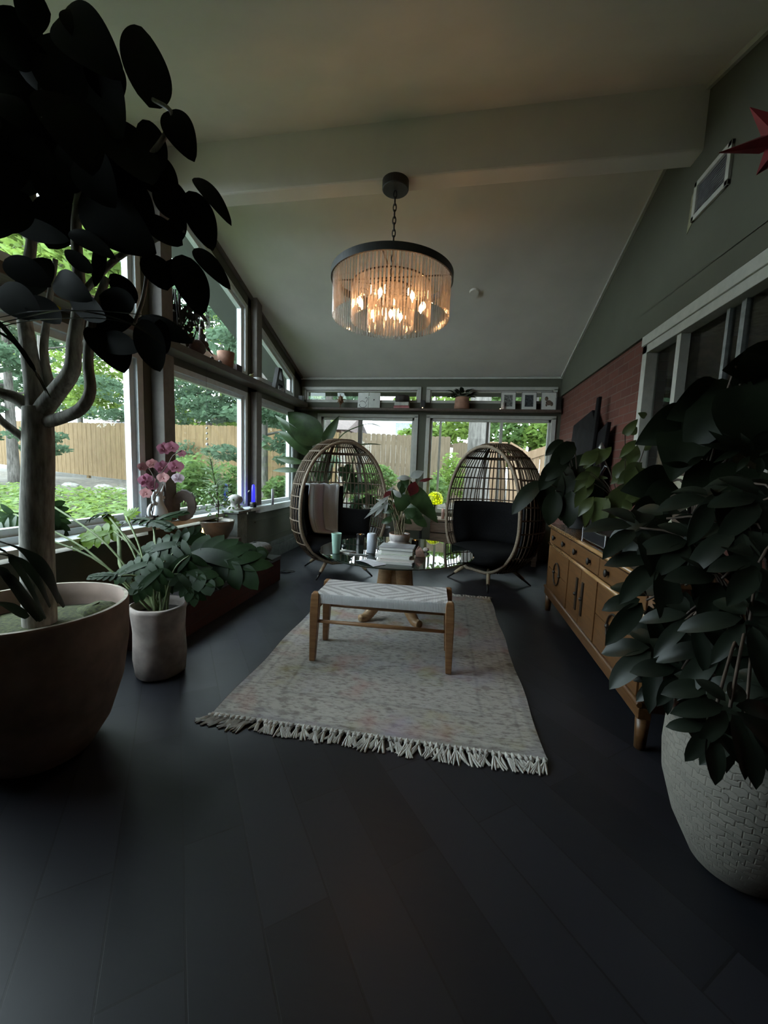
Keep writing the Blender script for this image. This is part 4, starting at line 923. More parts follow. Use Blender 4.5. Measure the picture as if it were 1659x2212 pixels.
CHAR = M('charred_wood', (.010, .009, .010), .8, scale=10, bmp=.5, spec=.1)
q = MB(); q.prism([(1.22, ys[0], ZT), (1.22, ys[3], ZT), (1.27, ys[3], zs[2] - .05), (1.27, ys[2], zs[2] + .03), (1.27, ys[1], zs[0] - .08), (1.27, ys[0], zs[0])], (.035, 0, 0)); q.build('slab', CHAR, t, bevel=.006)
q = MB(); q.prism([(1.20, ys[1] - .05, ZT), (1.20, ys[1] + .06, ZT), (1.25, ys[1] + .035, zs[1]), (1.25, ys[1] - .025, zs[1])], (.03, 0, 0)); q.build('upright', CHAR, t, bevel=.006)
t = thing('metal_ornament', 'small silvery metal ornament near the corner end of the sideboard', 'ornament', (1.18, 3.58, ZT))
q = MB(); q.lathe([(.07, 0), (.07, .012), (.012, .03), (.010, .62), (.03, .66), (.012, .70), (0, .72)], (1.18, 3.58, ZT), 16); q.build('stand', M('dull_pewter', (.2, .2, .2), .35, .9), t, smooth=True)
q = MB()
for (dx, z0, z1) in ((-.07, .50, .60), (.02, .42, .52), (-.05, .33, .40)): q.tube([P(1.18, 3.58, ZT + z0), P(1.18 + dx, 3.50, ZT + z1), P(1.18 + dx * 1.6, 3.46, ZT + z1 - .02)], [.008, .012, .004], 8)
q.build('arm', M('dull_pewter', (.2, .2, .2), .35, .9), t, smooth=True)
t = thing('framed_print', 'white framed abstract print leaning under the house window', 'picture', (1.27, 2.45, ZT))
pz = [(1.25, 2.24, ZT), (1.25, 2.66, ZT), (1.29, 2.66, 1.42), (1.29, 2.24, 1.42)]
q = MB(); q.prism(pz, (.015, 0, 0)); q.build('backing', M('print_paper', (.42, .40, .30), .7, var=.1), t)
q = MB()
for (i, j, f) in ((0, 1, 0), (1, 2, 0), (2, 3, 0), (3, 0, 0)):
    a, b = P(*pz[i]), P(*pz[j]); q.tube([a, b], .012, 4)
q.build('frame', WHITE, t)
q = MB()
for (y, z, ry, rz) in ((2.36, 1.12, .07, .13), (2.52, 1.25, .05, .07), (2.50, .98, .06, .08)):
    x = 1.25 + .04 * (z - ZT) / .645 - .0015; q.add([P(x, y + ry * math.cos(a), z + rz * math.sin(a)) for a in [2 * PI * k / 20 for k in range(20)]], [tuple(range(20))])
q.build('print_shapes', M('umber_ink', (.07, .045, .03), .8), t)
# ------------------------------------------------------------------ rubber plant in the big clay bowl
pc = P(-1.60, 1.235, 0); PH = .62
t = thing('rubber_plant', 'tall dark rubber plant with bare grey trunk in a huge clay bowl', 'plant', pc)
q = MB(); q.lathe([(0, 0), (.13, 0), (.175, .02), (.235, .12), (.285, .28), (.308, .45), (.312, PH - .01), (.309, PH), (.294, PH), (.291, PH - .06), (.283, .42), (0, .42)], pc, 64)
q.build('pot', M('weathered_clay_bowl', (.27, .19, .155), .85, scale=5, bmp=.08, var=.2), t, smooth=True)
q = MB(); q.lathe([(.2945, PH + .0005), (.3085, PH + .0005)], pc, 64, cap=False); q.build('rim', M('pale_worn_rim', (.42, .36, .29), .85), t)
q = MB(); q.lathe([(0, .555), (.12, .56), (.2, .54), (.289, .52)], pc, 40, wob=lambda a, z: .05 * math.sin(5 * a)); q.ball(pc + P(.13, .16, .545), .07, 12, (1.4, 1, .6), .1); q.build('moss', MOSS, t, smooth=True)
YT = 1.21
def pth(pts, Y): return [at(x, y, Y if not hasattr(Y, '__len__') else Y[i]) for i, (x, y) in enumerate(pts)]
q = MB(); base = P(-1.55, 1.21, .52); tp = pth([(80, 1150), (83, 1000), (82, 905), (80, 880)], YT)
q.tube(spline([base] + tp, 24), [.054 - .012 * i / 26 for i in range(len(spline([base] + tp, 24)))], 14)
for pts, r0, r1, Y in (
    ([(85, 915), (125, 905), (172, 885), (195, 845), (190, 780), (200, 690), (230, 600)], .024, .012, (YT, YT, 1.2, 1.2, 1.2, 1.2, 1.22)),
    ([(80, 900), (120, 850), (155, 800), (160, 740), (172, 640), (165, 480), (190, 330)], .033, .012, YT),
    ([(80, 895), (72, 820), (60, 740), (50, 640), (70, 500), (60, 300)], .034, .012, (YT, YT, 1.22, 1.25, 1.27, 1.3)),
    ([(75, 890), (35, 860), (-5, 845), (-60, 800)], .026, .014, (YT, 1.18, 1.15, 1.1)),
    ([(62, 955), (30, 930), (0, 905), (-40, 850)], .014, .010, (1.2, 1.17, 1.14, 1.1)),
    ([(110, 840), (95, 760), (105, 660), (120, 560)], .016, .008, 1.24), ([(130, 830), (165, 770), (215, 700), (262, 660)], .012, .006, 1.25),
    ([(165, 480), (230, 420), (330, 330), (372, 250), (330, 215)], .012, .006, (1.21, 1.23, 1.25, 1.27, 1.27)), ([(172, 640), (250, 560), (330, 520), (400, 500)], .012, .006, (1.21, 1.25, 1.3, 1.34)), ([(290, 700), (310, 640), (322, 560)], .008, .006, 1.3)):
    k = spline(pth(pts, Y), 26); q.tube(k, [r0 + (r1 - r0) * i / (len(k) - 1) for i in range(len(k))], 10)
q.build('trunk', BARK, t, smooth=True)
q = MB()
FL = [(322, 232, 306, 58, 100, 1.27), (365, 238, 420, 350, 64, 1.28), (308, 258, 352, 372, 58, 1.25), (419, 384, 500, 488, 36, 1.32), (408, 412, 460, 542, 62, 1.30), (419, 537, 498, 626, 38, 1.34), (393, 550, 434, 682, 72, 1.30), (318, 548, 362, 628, 60, 1.28),
      (292, 652, 206, 660, 62, 1.2), (295, 655, 238, 592, 44, 1.24), (175, 415, 338, 548, 115, 1.22), (395, 530, 300, 466, 46, 1.3), (205, 702, 268, 806, 80, 1.2), (306, 690, 346, 803, 62, 1.22), (345, 690, 358, 765, 34, 1.22), (298, 688, 416, 742, 48, 1.28),
      (130, 35, 268, 175, 110, 1.2), (30, 10, 110, 30, 90, 1.15), (60, 30, 20, 200, 110, 1.2), (110, 70, 170, 260, 110, 1.2), (175, 120, 265, 300, 120, 1.22), (120, 200, 200, 380, 120, 1.18), (230, 250, 330, 400, 110, 1.22), (60, 200, 100, 400, 110, 1.2), (300, 330, 380, 430, 80, 1.25),
      (330, 400, 420, 470, 70, 1.28), (90, 300, 10, 420, 90, 1.16), (30, 290, -30, 420, 90, 1.14), (180, 330, 250, 450, 90, 1.2), (250, 380, 330, 500, 80, 1.24), (60, 420, 0, 500, 60, 1.15), (20, 480, 150, 520, 44, 1.16), (150, 500, 250, 560, 40, 1.2), (10, 560, 110, 620, 60, 1.16), (110, 560, 40, 640, 50, 1.18),
      (120, 600, 200, 650, 60, 1.2), (200, 590, 140, 540, 34, 1.2), (220, 520, 205, 620, 26, 1.2), (0, 620, 90, 690, 70, 1.15), (150, 640, 230, 690, 54, 1.2), (60, 640, 130, 700, 54, 1.18), (200, 700, 290, 690, 54, 1.22), (215, 730, 300, 760, 54, 1.22), (360, 520, 400, 470, 40, 1.3), (-20, 100, 60, 60, 100, 1.1), (-30, 200, 50, 280, 90, 1.12),
      (160, 20, 210, 120, 80, 1.2), (210, 110, 250, 230, 80, 1.22), (340, 620, 395, 560, 40, 1.3)]
for (a, b_, c_, d_, w_, Y) in FL: lf(q, a, b_, c_, d_, w_, Y + rng.uniform(-.02, .02), dy=rng.uniform(-.05, .05), curl=rng.uniform(-.03, .1), fold=.12, k=18)
for _ in range(30):
    x, y = rng.uniform(-30, 250), rng.uniform(20, 430)
    if x > 40 + y * .75 or (55 < x < 115 and 20 < y < 110): continue
    a = rng.uniform(0, 6.28); lf(q, x, y, x + 120 * math.cos(a) * .6, y + 130 * abs(math.sin(a)), rng.uniform(70, 100), rng.uniform(1.15, 1.35), curl=.06, k=16)
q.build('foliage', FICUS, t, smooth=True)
q = MB()
for pts, w_ in (([(100, 1335, 1.17), (70, 1270, 1.12), (20, 1200, 1.05), (-60, 1170, .98)], .045), ([(92, 1340, 1.15), (60, 1300, 1.08), (20, 1250, 1.0), (-50, 1210, .93)], .05), ([(85, 1340, 1.13), (50, 1290, 1.05), (0, 1230, .98), (-70, 1230, .9)], .04), ([(130, 1300, 1.2), (110, 1250, 1.15), (70, 1205, 1.08), (0, 1172, 1.0), (-60, 1180, .95)], .055),
               ([(60, 1335, 1.1), (20, 1310, 1.02), (-30, 1300, .95)], .04), ([(110, 1310, 1.2), (85, 1255, 1.15), (40, 1210, 1.08), (-20, 1195, 1.0)], .04), ([(140, 1310, 1.22), (118, 1270, 1.18), (95, 1240, 1.15)], .04),
               ([(-60, 700, .95), (60, 676, 1.0), (170, 672, 1.05), (280, 678, 1.1), (362, 690, 1.14)], .026), ([(-60, 715, .95), (40, 690, 1.0), (140, 672, 1.05), (240, 686, 1.1), (310, 715, 1.14), (360, 750, 1.16)], .03), ([(-60, 730, .95), (30, 700, 1.0), (120, 690, 1.05), (230, 690, 1.1), (325, 712, 1.14)], .026), ([(-60, 690, .95), (30, 740, 1.0), (75, 800, 1.03), (110, 860, 1.08)], .02), ([(-60, 660, .95), (0, 700, 1.0), (70, 790, 1.02), (100, 850, 1.06)], .02)):
    q.strap([at(*p_) for p_ in pts], w_ * .72, P(-.2, -.6, 1))
q.build('strap_leaves', DARKL, t, smooth=True)
# ------------------------------------------------------------------ monstera in the crumpled pale pot
pc = P(-1.59, 1.88, 0)
t = thing('monstera_plant', 'split-leaf monstera in a pale crumpled pot right of the huge clay bowl', 'plant', pc)
q = MB(); wb = lambda a, z: .03 * math.sin(3 * a + z * 9) + .02 * math.sin(7 * a - z * 14)
q.lathe([(0, 0), (.10, 0), (.125, .02), (.132, .12), (.130, .26), (.137, .36), (.146, .385), (.146, .405), (.134, .41), (.126, .38), (.12, .30), (0, .30)], pc, 48, wob=wb); q.build('pot', M('pale_crumpled_clay', (.40, .34, .31), .85, scale=9, bmp=.12), t, smooth=True)
q = MB(); q.lathe([(0, .36), (.124, .355)], pc, 24, wob=wb); q.build('soil', SOIL, t)
q, q2 = MB(), MB(); ends = []
def mon(mb, px0, py0, px1, py1, wpx, Y, dy=0, n=None, curl=.1):
    B_ = at(px0, py0, Y); T_ = at(px1, py1, Y + dy); zc = np.dot((B_ + T_) / 2 - EYE, FW)
    nn = nrm(-nrm((B_ + T_) / 2 - EYE) + P(0, 0, .5)) if n is None else P(*n)
    mb.monstera(B_, T_, wpx * zc / FOC, nn, curl); ends.append(B_)
for a in ((420, 1195, 556, 1240, 140, 2.15, -.05), (430, 1185, 592, 1212, 62, 2.25, 0), (410, 1200, 350, 1262, 95, 1.95, -.05), (395, 1175, 300, 1200, 70, 2.0, 0), (380, 1215, 470, 1275, 80, 2.0, -.1), (350, 1230, 290, 1285, 70, 1.8, -.05), (385, 1240, 430, 1300, 60, 1.9, -.05), (330, 1215, 250, 1250, 60, 1.85, 0), (370, 1180, 430, 1150, 60, 2.25, .1)):
    mon(q, *a)
for a in ((335, 1128, 408, 1108, 40, 2.2, .15), (335, 1130, 262, 1138, 40, 2.1, .1), (330, 1130, 380, 1152, 36, 2.1, -.1)): mon(q, *a, n=(0.1, -.35, 1), curl=.12)
for a in ((30, 1110, 6, 1160, 70, 1.95, 0), (112, 1092, 130, 1156, 58, 2.0, 0), (30, 1145, -20, 1180, 80, 1.8, 0)): mon(q, *a)
for a in ((246, 1148, 160, 1178, 56, 2.05, -.05), (272, 1115, 296, 1104, 30, 2.1, .02), (250, 1136, 226, 1112, 26, 2.1, .02)): mon(q2, *a)
mon(q, 232, 1112, 192, 1130, 34, 2.1, .1, n=(0, -.4, 1)); mon(q, 255, 1245, 188, 1248, 30, 1.75, -.05, n=(.2, -.5, 1))
q.build('foliage', MONST, t, smooth=True); o_ = q2.build('window_lit_leaves', WINLIT, t, smooth=True); o_['label'] = 'leaves coloured bright yellow-green as if lit by the window'
q = MB()
for e in ends: a = pc + P(rng.uniform(-.05, .05), rng.uniform(-.05, .05), .35); q.tube(spline([a, a * .55 + e * .45 + P(0, 0, .10), e], 10), .006, 6)
q.tube(spline([pc + P(0, 0, .35), at(268, 1240, 1.9), at(258, 1180, 2.0), at(256, 1140, 2.08)], 10), .012, 8); q.build('stems', STEM, t, smooth=True)
# ------------------------------------------------------------------ umbrella plant in the woven-look pot
pc = P(.925, 1.30, 0)
t = thing('umbrella_plant', 'dark umbrella plant spilling over a rounded cream basket-weave pot', 'plant', pc)
m, N, L, b = nodes('basket_weave_clay')
tcn = N.new('ShaderNodeTexCoord'); sp = N.new('ShaderNodeSeparateXYZ'); L.new(tcn.outputs['Object'], sp.inputs[0])
an = math_(N, L, 'ARCTAN2', sp.outputs[1], sp.outputs[0]); cb = N.new('ShaderNodeCombineXYZ'); L.new(math_(N, L, 'MULTIPLY', an, .2), cb.inputs[0]); wv = noise(N, L, obco(N, L), 30, 3); L.new(math_(N, L, 'ADD', sp.outputs[2], math_(N, L, 'MULTIPLY', wv, .035)), cb.inputs[1])
br = N.new('ShaderNodeTexBrick'); br.inputs['Scale'].default_value = 1; br.inputs['Brick Width'].default_value = .034; br.inputs['Row Height'].default_value = .019; br.inputs['Mortar Size'].default_value = .0028; br.inputs['Mortar Smooth'].default_value = 1
L.new(cb.outputs[0], br.inputs['Vector']); br.inputs['Color1'].default_value = (.24, .222, .19, 1); br.inputs['Color2'].default_value = (.195, .18, .155, 1); br.inputs['Mortar'].default_value = (.19, .172, .145, 1)
L.new(br.outputs[0], b.inputs['Base Color']); b.inputs['Roughness'].default_value = .9; nz = noise(N, L, obco(N, L), 30, 4); bump(N, L, b, math_(N, L, 'SUBTRACT', nz, br.outputs['Fac']), .4, .005)
q = MB(); q.lathe([(0, 0), (.09, 0), (.115, .02), (.17, .13), (.205, .25), (.213, .34), (.210, .42), (.203, .465), (.203, .472), (.190, .472), (.188, .43), (0, .43)], pc, 56); q.build('pot', m, t, smooth=True)
q = MB(); q.lathe([(0, .45), (.189, .44)], pc, 24); q.build('soil', SOIL, t)
q = MB(); hubs = []
CL = [(1381, 1140, 105, 1.55), (1429, 1211, 105, 1.45), (1396, 1297, 90, 1.5), (1418, 1402, 92, 1.4), (1474, 1446, 90, 1.3), (1500, 1330, 95, 1.3), (1560, 1400, 100, 1.25), (1620, 1340, 100, 1.2), (1630, 1480, 100, 1.15), (1545, 1490, 90, 1.2), (1560, 1250, 100, 1.35), (1640, 1215, 100, 1.3), (1600, 1140, 100, 1.4), (1500, 1170, 95, 1.45), (1660, 1410, 90, 1.2), (1480, 1265, 90, 1.5), (1450, 1360, 80, 1.45), (1577, 1528, 95, 1.02), (1535, 1572, 80, 1.0), (1610, 1560, 90, 1.05), (1690, 1500, 100, 1.1), (1440, 1120, 90, 1.6), (1540, 1080, 100, 1.5), (1650, 1080, 110, 1.45), (1590, 1050, 100, 1.55), (1440, 1470, 60, 1.35), (1700, 1300, 110, 1.25)]
for (x, y, rp, Y) in CL:
    Cn = at(x, y, Y); zc = np.dot(Cn - EYE, FW); hubs.append(Cn)
    q.palmate(Cn, rp * 1.12 * zc / FOC, P(rng.uniform(-.55, .1), -.75 + rng.uniform(-.2, .2), .75), rng.uniform(.3, .6), 7, .40)
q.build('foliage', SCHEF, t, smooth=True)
q = MB(); trunk_top = [P(.98, 1.36, .95), P(1.02, 1.30, 1.05), P(.95, 1.40, .85)]
for i, tt in enumerate(trunk_top): q.tube(spline([pc + P(.02 * i, .02, .43), (pc + tt) / 2 + P(0, .03, .3), tt], 10), .011, 8)
for h in hubs: tt = min(trunk_top, key=lambda v: np.linalg.norm(v - h)); q.tube(spline([tt * .7 + pc * .3 + P(0, 0, .1), (tt + h) / 2 + P(0, 0, .05), h], 8), .004, 5)
q.build('stems', BRST, t, smooth=True)
# ------------------------------------------------------------------ plants standing on the sideboard
def pot_on(t, c, r_, h, mt):
    q = MB(); q.lathe([(0, 0), (r_ * .72, 0), (r_ * .76, .006), (r_, h), (r_ * .92, h), (r_ * .88, h * .85), (0, h * .85)], c, 28); q.build('pot', mt, t, smooth=True)
    q = MB(); q.lathe([(0, h * .9), (r_ * .88, h * .88)], c, 18); q.build('soil', SOIL, t)
GREYP = M('dark_grey_pot', (.05, .05, .05), .6)
pc = P(1.10, 2.05, ZT); t = thing('philodendron', 'big heart-leafed dark plant on the near sideboard end before the house window', 'plant', pc); pot_on(t, pc, .13, .2, GREYP)
q = MB(); st = []
for a in ((1500, 900, 1372, 960, 90, 2.0), (1560, 850, 1440, 905, 100, 1.95), (1600, 830, 1480, 985, 110, 1.9), (1640, 800, 1560, 800, 90, 1.85), (1590, 790, 1700, 800, 110, 1.8), (1600, 830, 1640, 1005, 120, 1.8), (1500, 905, 1450, 1040, 110, 2.0), (1540, 870, 1545, 1010, 110, 1.95), (1450, 1040, 1340, 1060, 80, 2.15), (1470, 1060, 1380, 1110, 80, 2.1), (1560, 1020, 1470, 1080, 100, 1.9), (1620, 1010, 1560, 1100, 110, 1.85), (1660, 900, 1690, 1030, 110, 1.8), (1430, 1090, 1350, 1150, 70, 2.1), (1520, 950, 1440, 960, 70, 2.0), (1668, 820, 1605, 760, 60, 1.8)):
    st.append(lf(q, *a[:5], a[5], dy=rng.uniform(-.1, .05), shape='heart', curl=.12, fold=.15, k=10))
for (x0, y0, x1, y1) in ((1600, 970, 1510, 960), (1600, 972, 1540, 1000), (1610, 975, 1560, 935), (1620, 985, 1590, 1020), (1630, 975, 1600, 935), (1640, 985, 1680, 950), (1645, 990, 1640, 1030), (1590, 968, 1530, 930), (1620, 960, 1660, 930), (1490, 1005, 1430, 1000), (1480, 1010, 1520, 985)): lf(q, x0, y0, x1, y1, 15, 1.75, shape='lance', curl=.12)
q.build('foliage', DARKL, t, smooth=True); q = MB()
for e in st: q.tube(spline([pc + P(0, 0, .18), (pc + e) / 2 + P(0, 0, .2), e], 8), .006, 6)
q.build('stems', BRST, t, smooth=True)
pc = P(1.16, 2.95, ZT); t = thing('trailing_plant', 'olive-green trailing plant on the sideboard before the red brick', 'plant', pc); pot_on(t, pc, .10, .16, GREYP)
q = MB(); st = []
for _ in range(46):
    x, y = rng.uniform(1255, 1400), rng.uniform(890, 1110)
    if y < 960 - (x - 1255) * .35: continue
    a = rng.uniform(2.0, 5.0); st.append(lf(q, x, y, x + 42 * math.cos(a), y + 30 + 22 * math.sin(a), rng.uniform(16, 30), 2.75 + rng.uniform(-.25, .25), shape='lance', curl=.12))
for a in ((1300, 1075, 1290, 1150, 40), (1345, 1060, 1305, 1130, 44), (1272, 1080, 1262, 1140, 22), (1380, 1010, 1360, 1100, 50), (1420, 1070, 1432, 1112, 36), (1350, 940, 1378, 905, 20), (1395, 900, 1378, 892, 14)): st.append(lf(q, *a, 2.6, shape='heart', curl=.1))
q.build('foliage', leafmat('olive_leaf', (.045, .06, .016), .15, .4), t, smooth=True); q = MB()
for e in st[::2]: q.tube(spline([pc + P(0, 0, .15), (pc + e) / 2 + P(0, 0, .12), e], 6), .003, 5)
q.build('stems', BRST, t)
pc = P(1.02, 3.48, ZT); t = thing('broad_leaf_plant', 'dark broad drooping leaves on the far sideboard end next to the right egg chair', 'plant', pc); pot_on(t, pc, .11, .18, GREYP)
q = MB(); st = []
for a in ((1170, 1038, 1106, 1112, 36), (1168, 1038, 1232, 985, 36), (1195, 1010, 1180, 1115, 56), (1218, 1000, 1212, 1125, 56), (1240, 955, 1188, 1010, 40), (1232, 985, 1190, 965, 20), (1245, 1000, 1250, 1110, 46), (1262, 980, 1225, 1060, 40), (1200, 1060, 1185, 1135, 40), (1235, 1060, 1228, 1140, 40), (1215, 950, 1178, 985, 22), (1270, 1010, 1290, 1100, 40), (1205, 1000, 1165, 1060, 34)):
    st.append(lf(q, *a, 3.35 + rng.uniform(-.12, .12), shape='oval', curl=.1, fold=.2))
q.build('foliage', DARKL, t, smooth=True); q = MB()
for e in st: q.tube(spline([pc + P(0, 0, .16), (pc + e) / 2 + P(0, 0, .12), e], 6), .005, 5)
q.build('stems', BRST, t)
# ------------------------------------------------------------------ giant plant behind the left egg chair
pc = P(-1.62, 5.25, 0); t = thing('bird_of_paradise_plant', 'tall plant with huge paddle leaves in the corner behind the left egg chair', 'plant', pc)
q = MB(); q.lathe([(0, 0), (.14, 0), (.18, .32), (.165, .32), (.16, .28), (0, .28)], pc, 28); q.build('pot', GREYP, t, smooth=True)
q = MB(); st = []
for a in ((692, 956, 622, 890, 62, .10), (700, 958, 733, 898, 24, 0), (676, 975, 594, 897, 22, .14), (672, 984, 600, 932, 32, .12), (662, 1000, 596, 990, 15, .1), (652, 1017, 588, 1017, 12, .1), (690, 1045, 716, 972, 30, .05), (706, 1040, 708, 975, 22, .05), (680, 1000, 700, 1050, 24, 0)):
    st.append(lf(q, *a[:5], 5.2, shape='paddle' if a[4] > 20 else 'lance', curl=a[5], fold=.25, k=16, wave=.01 if a[4] < 26 else 0))
for pts in ([(728, 953), (745, 936), (770, 924), (800, 916), (828, 924)], [(770, 962), (800, 960), (824, 961)]): q.strap([at(x, y, 5.1) for x, y in pts], .045, P(0, -.5, 1))
q.build('foliage', BOP, t, smooth=True); q = MB()
for e in st + [at(728, 953, 5.1), at(770, 962, 5.1)]: q.tube(spline([pc + P(rng.uniform(-.05, .05), 0, .28), (pc + e) / 2 + P(0, 0, .1), e], 10), .012, 6)
q.build('stems', STEM, t, smooth=True)
pc = P(-1.0, 5.35, .0); t = thing('monstera_plant', 'monstera in a dark pot on the floor seen through the left egg chair', 'plant', pc)
q = MB(); q.lathe([(0, 0), (.12, 0), (.15, .40), (.135, .40), (.13, .36), (0, .36)], pc, 28); q.build('pot', GREYP, t, smooth=True)
q = MB(); ends = []
mon(q, 745, 1012, 768, 1060, 38, 5.2); mon(q, 760, 1056, 806, 1050, 30, 5.2); mon(q, 752, 1050, 735, 1068, 24, 5.2); mon(q, 790, 1075, 815, 1095, 30, 5.2); mon(q, 775, 1080, 760, 1110, 30, 5.2)
q.build('foliage', MONST, t, smooth=True); q = MB()
for e in ends: q.tube(spline([pc + P(0, 0, .36), (pc + e) / 2 + P(0, 0, .1), e], 8), .006, 6)
q.build('stems', STEM, t, smooth=True)
# ------------------------------------------------------------------ raised brick hearth and what stands on it
t = thing('hearth', 'long low dark red brick hearth along the window wall', 'hearth', (-2.05, 2.95, 0))
MB().box(-2.34, -1.76, 2.06, 3.80, 0, .225).build('brick_base', HEARTHB, t)
MB().box(-2.34, -1.75, 2.05, 3.81, .225, .262).build('slab', M('dark_slate', (.045, .045, .048), .35, bmp=.1), t, bevel=.006)
t = tag(MB().box(-2.30, -1.98, 2.72, 3.42, .263, .50).build('wooden_crate', SHELFW, bevel=.006), 'low dark crate on the hearth lifting the bowl planter and candle', 'crate')
q = MB()
def slabfn(u, v):
    a = 2 * PI * u; x = abs(math.cos(a)) ** .35 * math.copysign(1, math.cos(a)); y = abs(math.sin(a)) ** .35 * math.copysign(1, math.sin(a)); r_ = min(1, math.sin(PI * min(max(v, .001), .999)) ** .35); return P(-1.93 + .115 * x * r_, 3.58 + .19 * y * r_, .263 + .165 * v)
q.grid(slabfn, 40, 10); tag(q.build('footstool', M('grey_footstool_fabric', (.24, .24, .235), .8, scale=40), smooth=True), 'grey rounded footstool on the end of the hearth', 'stool')
pp = P(-2.16, 3.62, .263); t = thing('pedestal', 'square grey-green pedestal with flat cap standing by the side window', 'pedestal', pp)
MB().box(-2.24, -2.08, 3.52, 3.70, .263, .715).build('column', M('grey_green_pedestal', (.20, .22, .20), .6), t, bevel=.004)
MB().box(-2.27, -2.05, 3.49, 3.73, .715, .74).build('cap', M('grey_green_pedestal', (.2, .22, .2), .6), t, bevel=.005)
q = MB(); q.lathe([(0, 0), (.085, 0), (.07, .015), (.045, .04), (.04, .06), (.06, .075), (.07, .10), (.06, .13), (.03, .15), (0, .155)], P(-2.16, 3.61, .74), 24, wob=lambda a, z: .08 * math.sin(2 * a + 9 * z)); tag(q.build('stone_ornament', M('grey_shell_stone', (.36, .35, .33), .6, scale=30), smooth=True), 'knobbly grey stone ornament on the pedestal cap', 'ornament')
pc = atx(470, 1163, -2.13); pc = P(-2.13, pc[1], .501); t = thing('bowl_planter', 'feathery little tree in a wide brown bowl on the hearth crate', 'potted plant', pc)
q = MB(); q.lathe([(0, 0), (.07, 0), (.085, .012), (.13, .09), (.148, .16), (.15, .175), (.138, .175), (.13, .14), (0, .13)], pc, 36); q.build('bowl', M('brown_glazed_bowl', (.19, .15, .11), .3, var=.2, scale=10), t, smooth=True)
q = MB(); q.lathe([(0, .155), (.132, .15)], pc, 20); q.build('soil', SOIL, t)
q = MB(); YF = pc[1]; q.tube(spline([pc + P(0, 0, .14), at(472, 1095, YF), at(468, 1060, YF), at(458, 1010, YF), at(455, 992, YF)], 14), .006, 6)
for (x, y) in ((445, 1075), (495, 1075), (500, 1060), (450, 1062), (485, 1050), (470, 1045)): q.tube(spline([at(470, 1095, YF), at((x + 470) / 2, y + 14, YF), at(x, y, YF)], 6), .004, 5)
q.build('stems', BRST, t, smooth=True)
q = MB()
for k in range(150):
    f = k / 150; x = 456 + 14 * f + rng.uniform(-3, 3); y = 990 + 75 * f; a = rng.uniform(-2.7, -.4) if f < .3 else rng.uniform(-3.3, .2); l_ = rng.uniform(18, 34) * (.8 + .4 * f)
    B_ = at(x, y, YF); T_ = at(x + l_ * math.cos(a), y + l_ * math.sin(a) * .7, YF + rng.uniform(-.12, .12)); q.leaf(B_, T_, .0055, P(0, -.6, .6), .05, .1, 4, 'lance')
for _ in range(170):
    x, y = rng.gauss(472, 22), rng.gauss(1075, 17); B_ = at(x, y, YF + rng.uniform(-.1, .1)); a = rng.uniform(0, 6.28); q.leaf(B_, B_ + P(math.cos(a) * .035, rng.uniform(-.02, .02), math.sin(a) * .03), .018, P(rng.uniform(-.5, .5), -.7, .6), .05, .1, 4, 'oval')
q.build('foliage', leafmat('feathery_leaf', (.09, .17, .05), .35, .4), t, smooth=True)
c = P(-2.06, atx(438, 1182, -2.06)[1], .501); t = thing('pillar_candle', 'lit white pillar candle on the hearth among the monstera leaves', 'candle', c)
q = MB(); q.lathe([(0, 0), (.037, 0), (.038, .085), (.034, .095), (.02, .088), (0, .086)], c, 24); q.build('wax', M('ivory_wax', (.55, .42, .36), .5), t, smooth=True)
q = MB(); q.lathe([(.001, .086), (.009, .10), (.010, .113), (.005, .135), (0, .155)], c, 10); q.build('flame', M('candle_flame', (1, .6, .2), .5, emit=(1, .48, .12), es=14), t, smooth=True)
# ------------------------------------------------------------------ on the window ledge
LZ = .7155
c = P(-2.26, atx(345, 1126, -2.26)[1], LZ); t = thing('sculptural_vase', 'white sculptural vase with looping handles on the window ledge', 'vase', c)
q = MB(); q.lathe([(0, 0), (.075, 0), (.08, .02), (.055, .10), (.03, .16), (.02, .20), (.018, .22), (.012, .22), (0, .2)], c, 28); q.build('body', WHITE, t, smooth=True)
for (dx, dz, r_) in ((-.055, .10, .055), (.035, .15, .05), (-.02, .20, .045)):
    q = MB(); q.tube([c + P(.0, dx + r_ * math.cos(a), dz + r_ * math.sin(a)) for a in [2 * PI * k / 24 for k in range(24)]], .013, 8, closed=True); q.build('loop', WHITE, t, smooth=True)
for (dx, dz) in ((-.04, .33), (.06, .32)): q = MB(); q.tube([c + P(0, 0, .19), c + P(0, dx * .5, .25), c + P(0, dx, dz)], [.014, .011, .005], 8); q.build('spout', WHITE, t, smooth=True)
c = P(-2.25, atx(328, 1128, -2.25)[1], LZ); t = thing('orchid', 'pink moth orchid with tall arching stems on the window ledge', 'orchid', c); YO = c[1]
q = MB(); q.lathe([(0, 0), (.035, 0), (.045, .07), (.04, .07), (.037, .06), (0, .06)], c, 20); q.build('pot', GREYP, t, smooth=True)
q = MB()
for pts in ([(328, 1118), (334, 1085), (334, 1050), (340, 1030), (352, 1018), (365, 1000), (374, 984), (392, 974)], [(330, 1118), (326, 1080), (326, 1055), (332, 1032), (322, 1012)], [(331, 1080), (345, 1060), (352, 1045)]): q.tube(spline([at(x, y, YO) for x, y in pts], 20), .0035, 5)
for (x, y) in ((330, 1115),): [q.leaf(c + P(0, 0, .06), c + P(.05, s * .11, .03), .05, P(.2, 0, 1), .12, .15) for s in (-1, 1)]
q.build('stems', BRST, t, smooth=True)
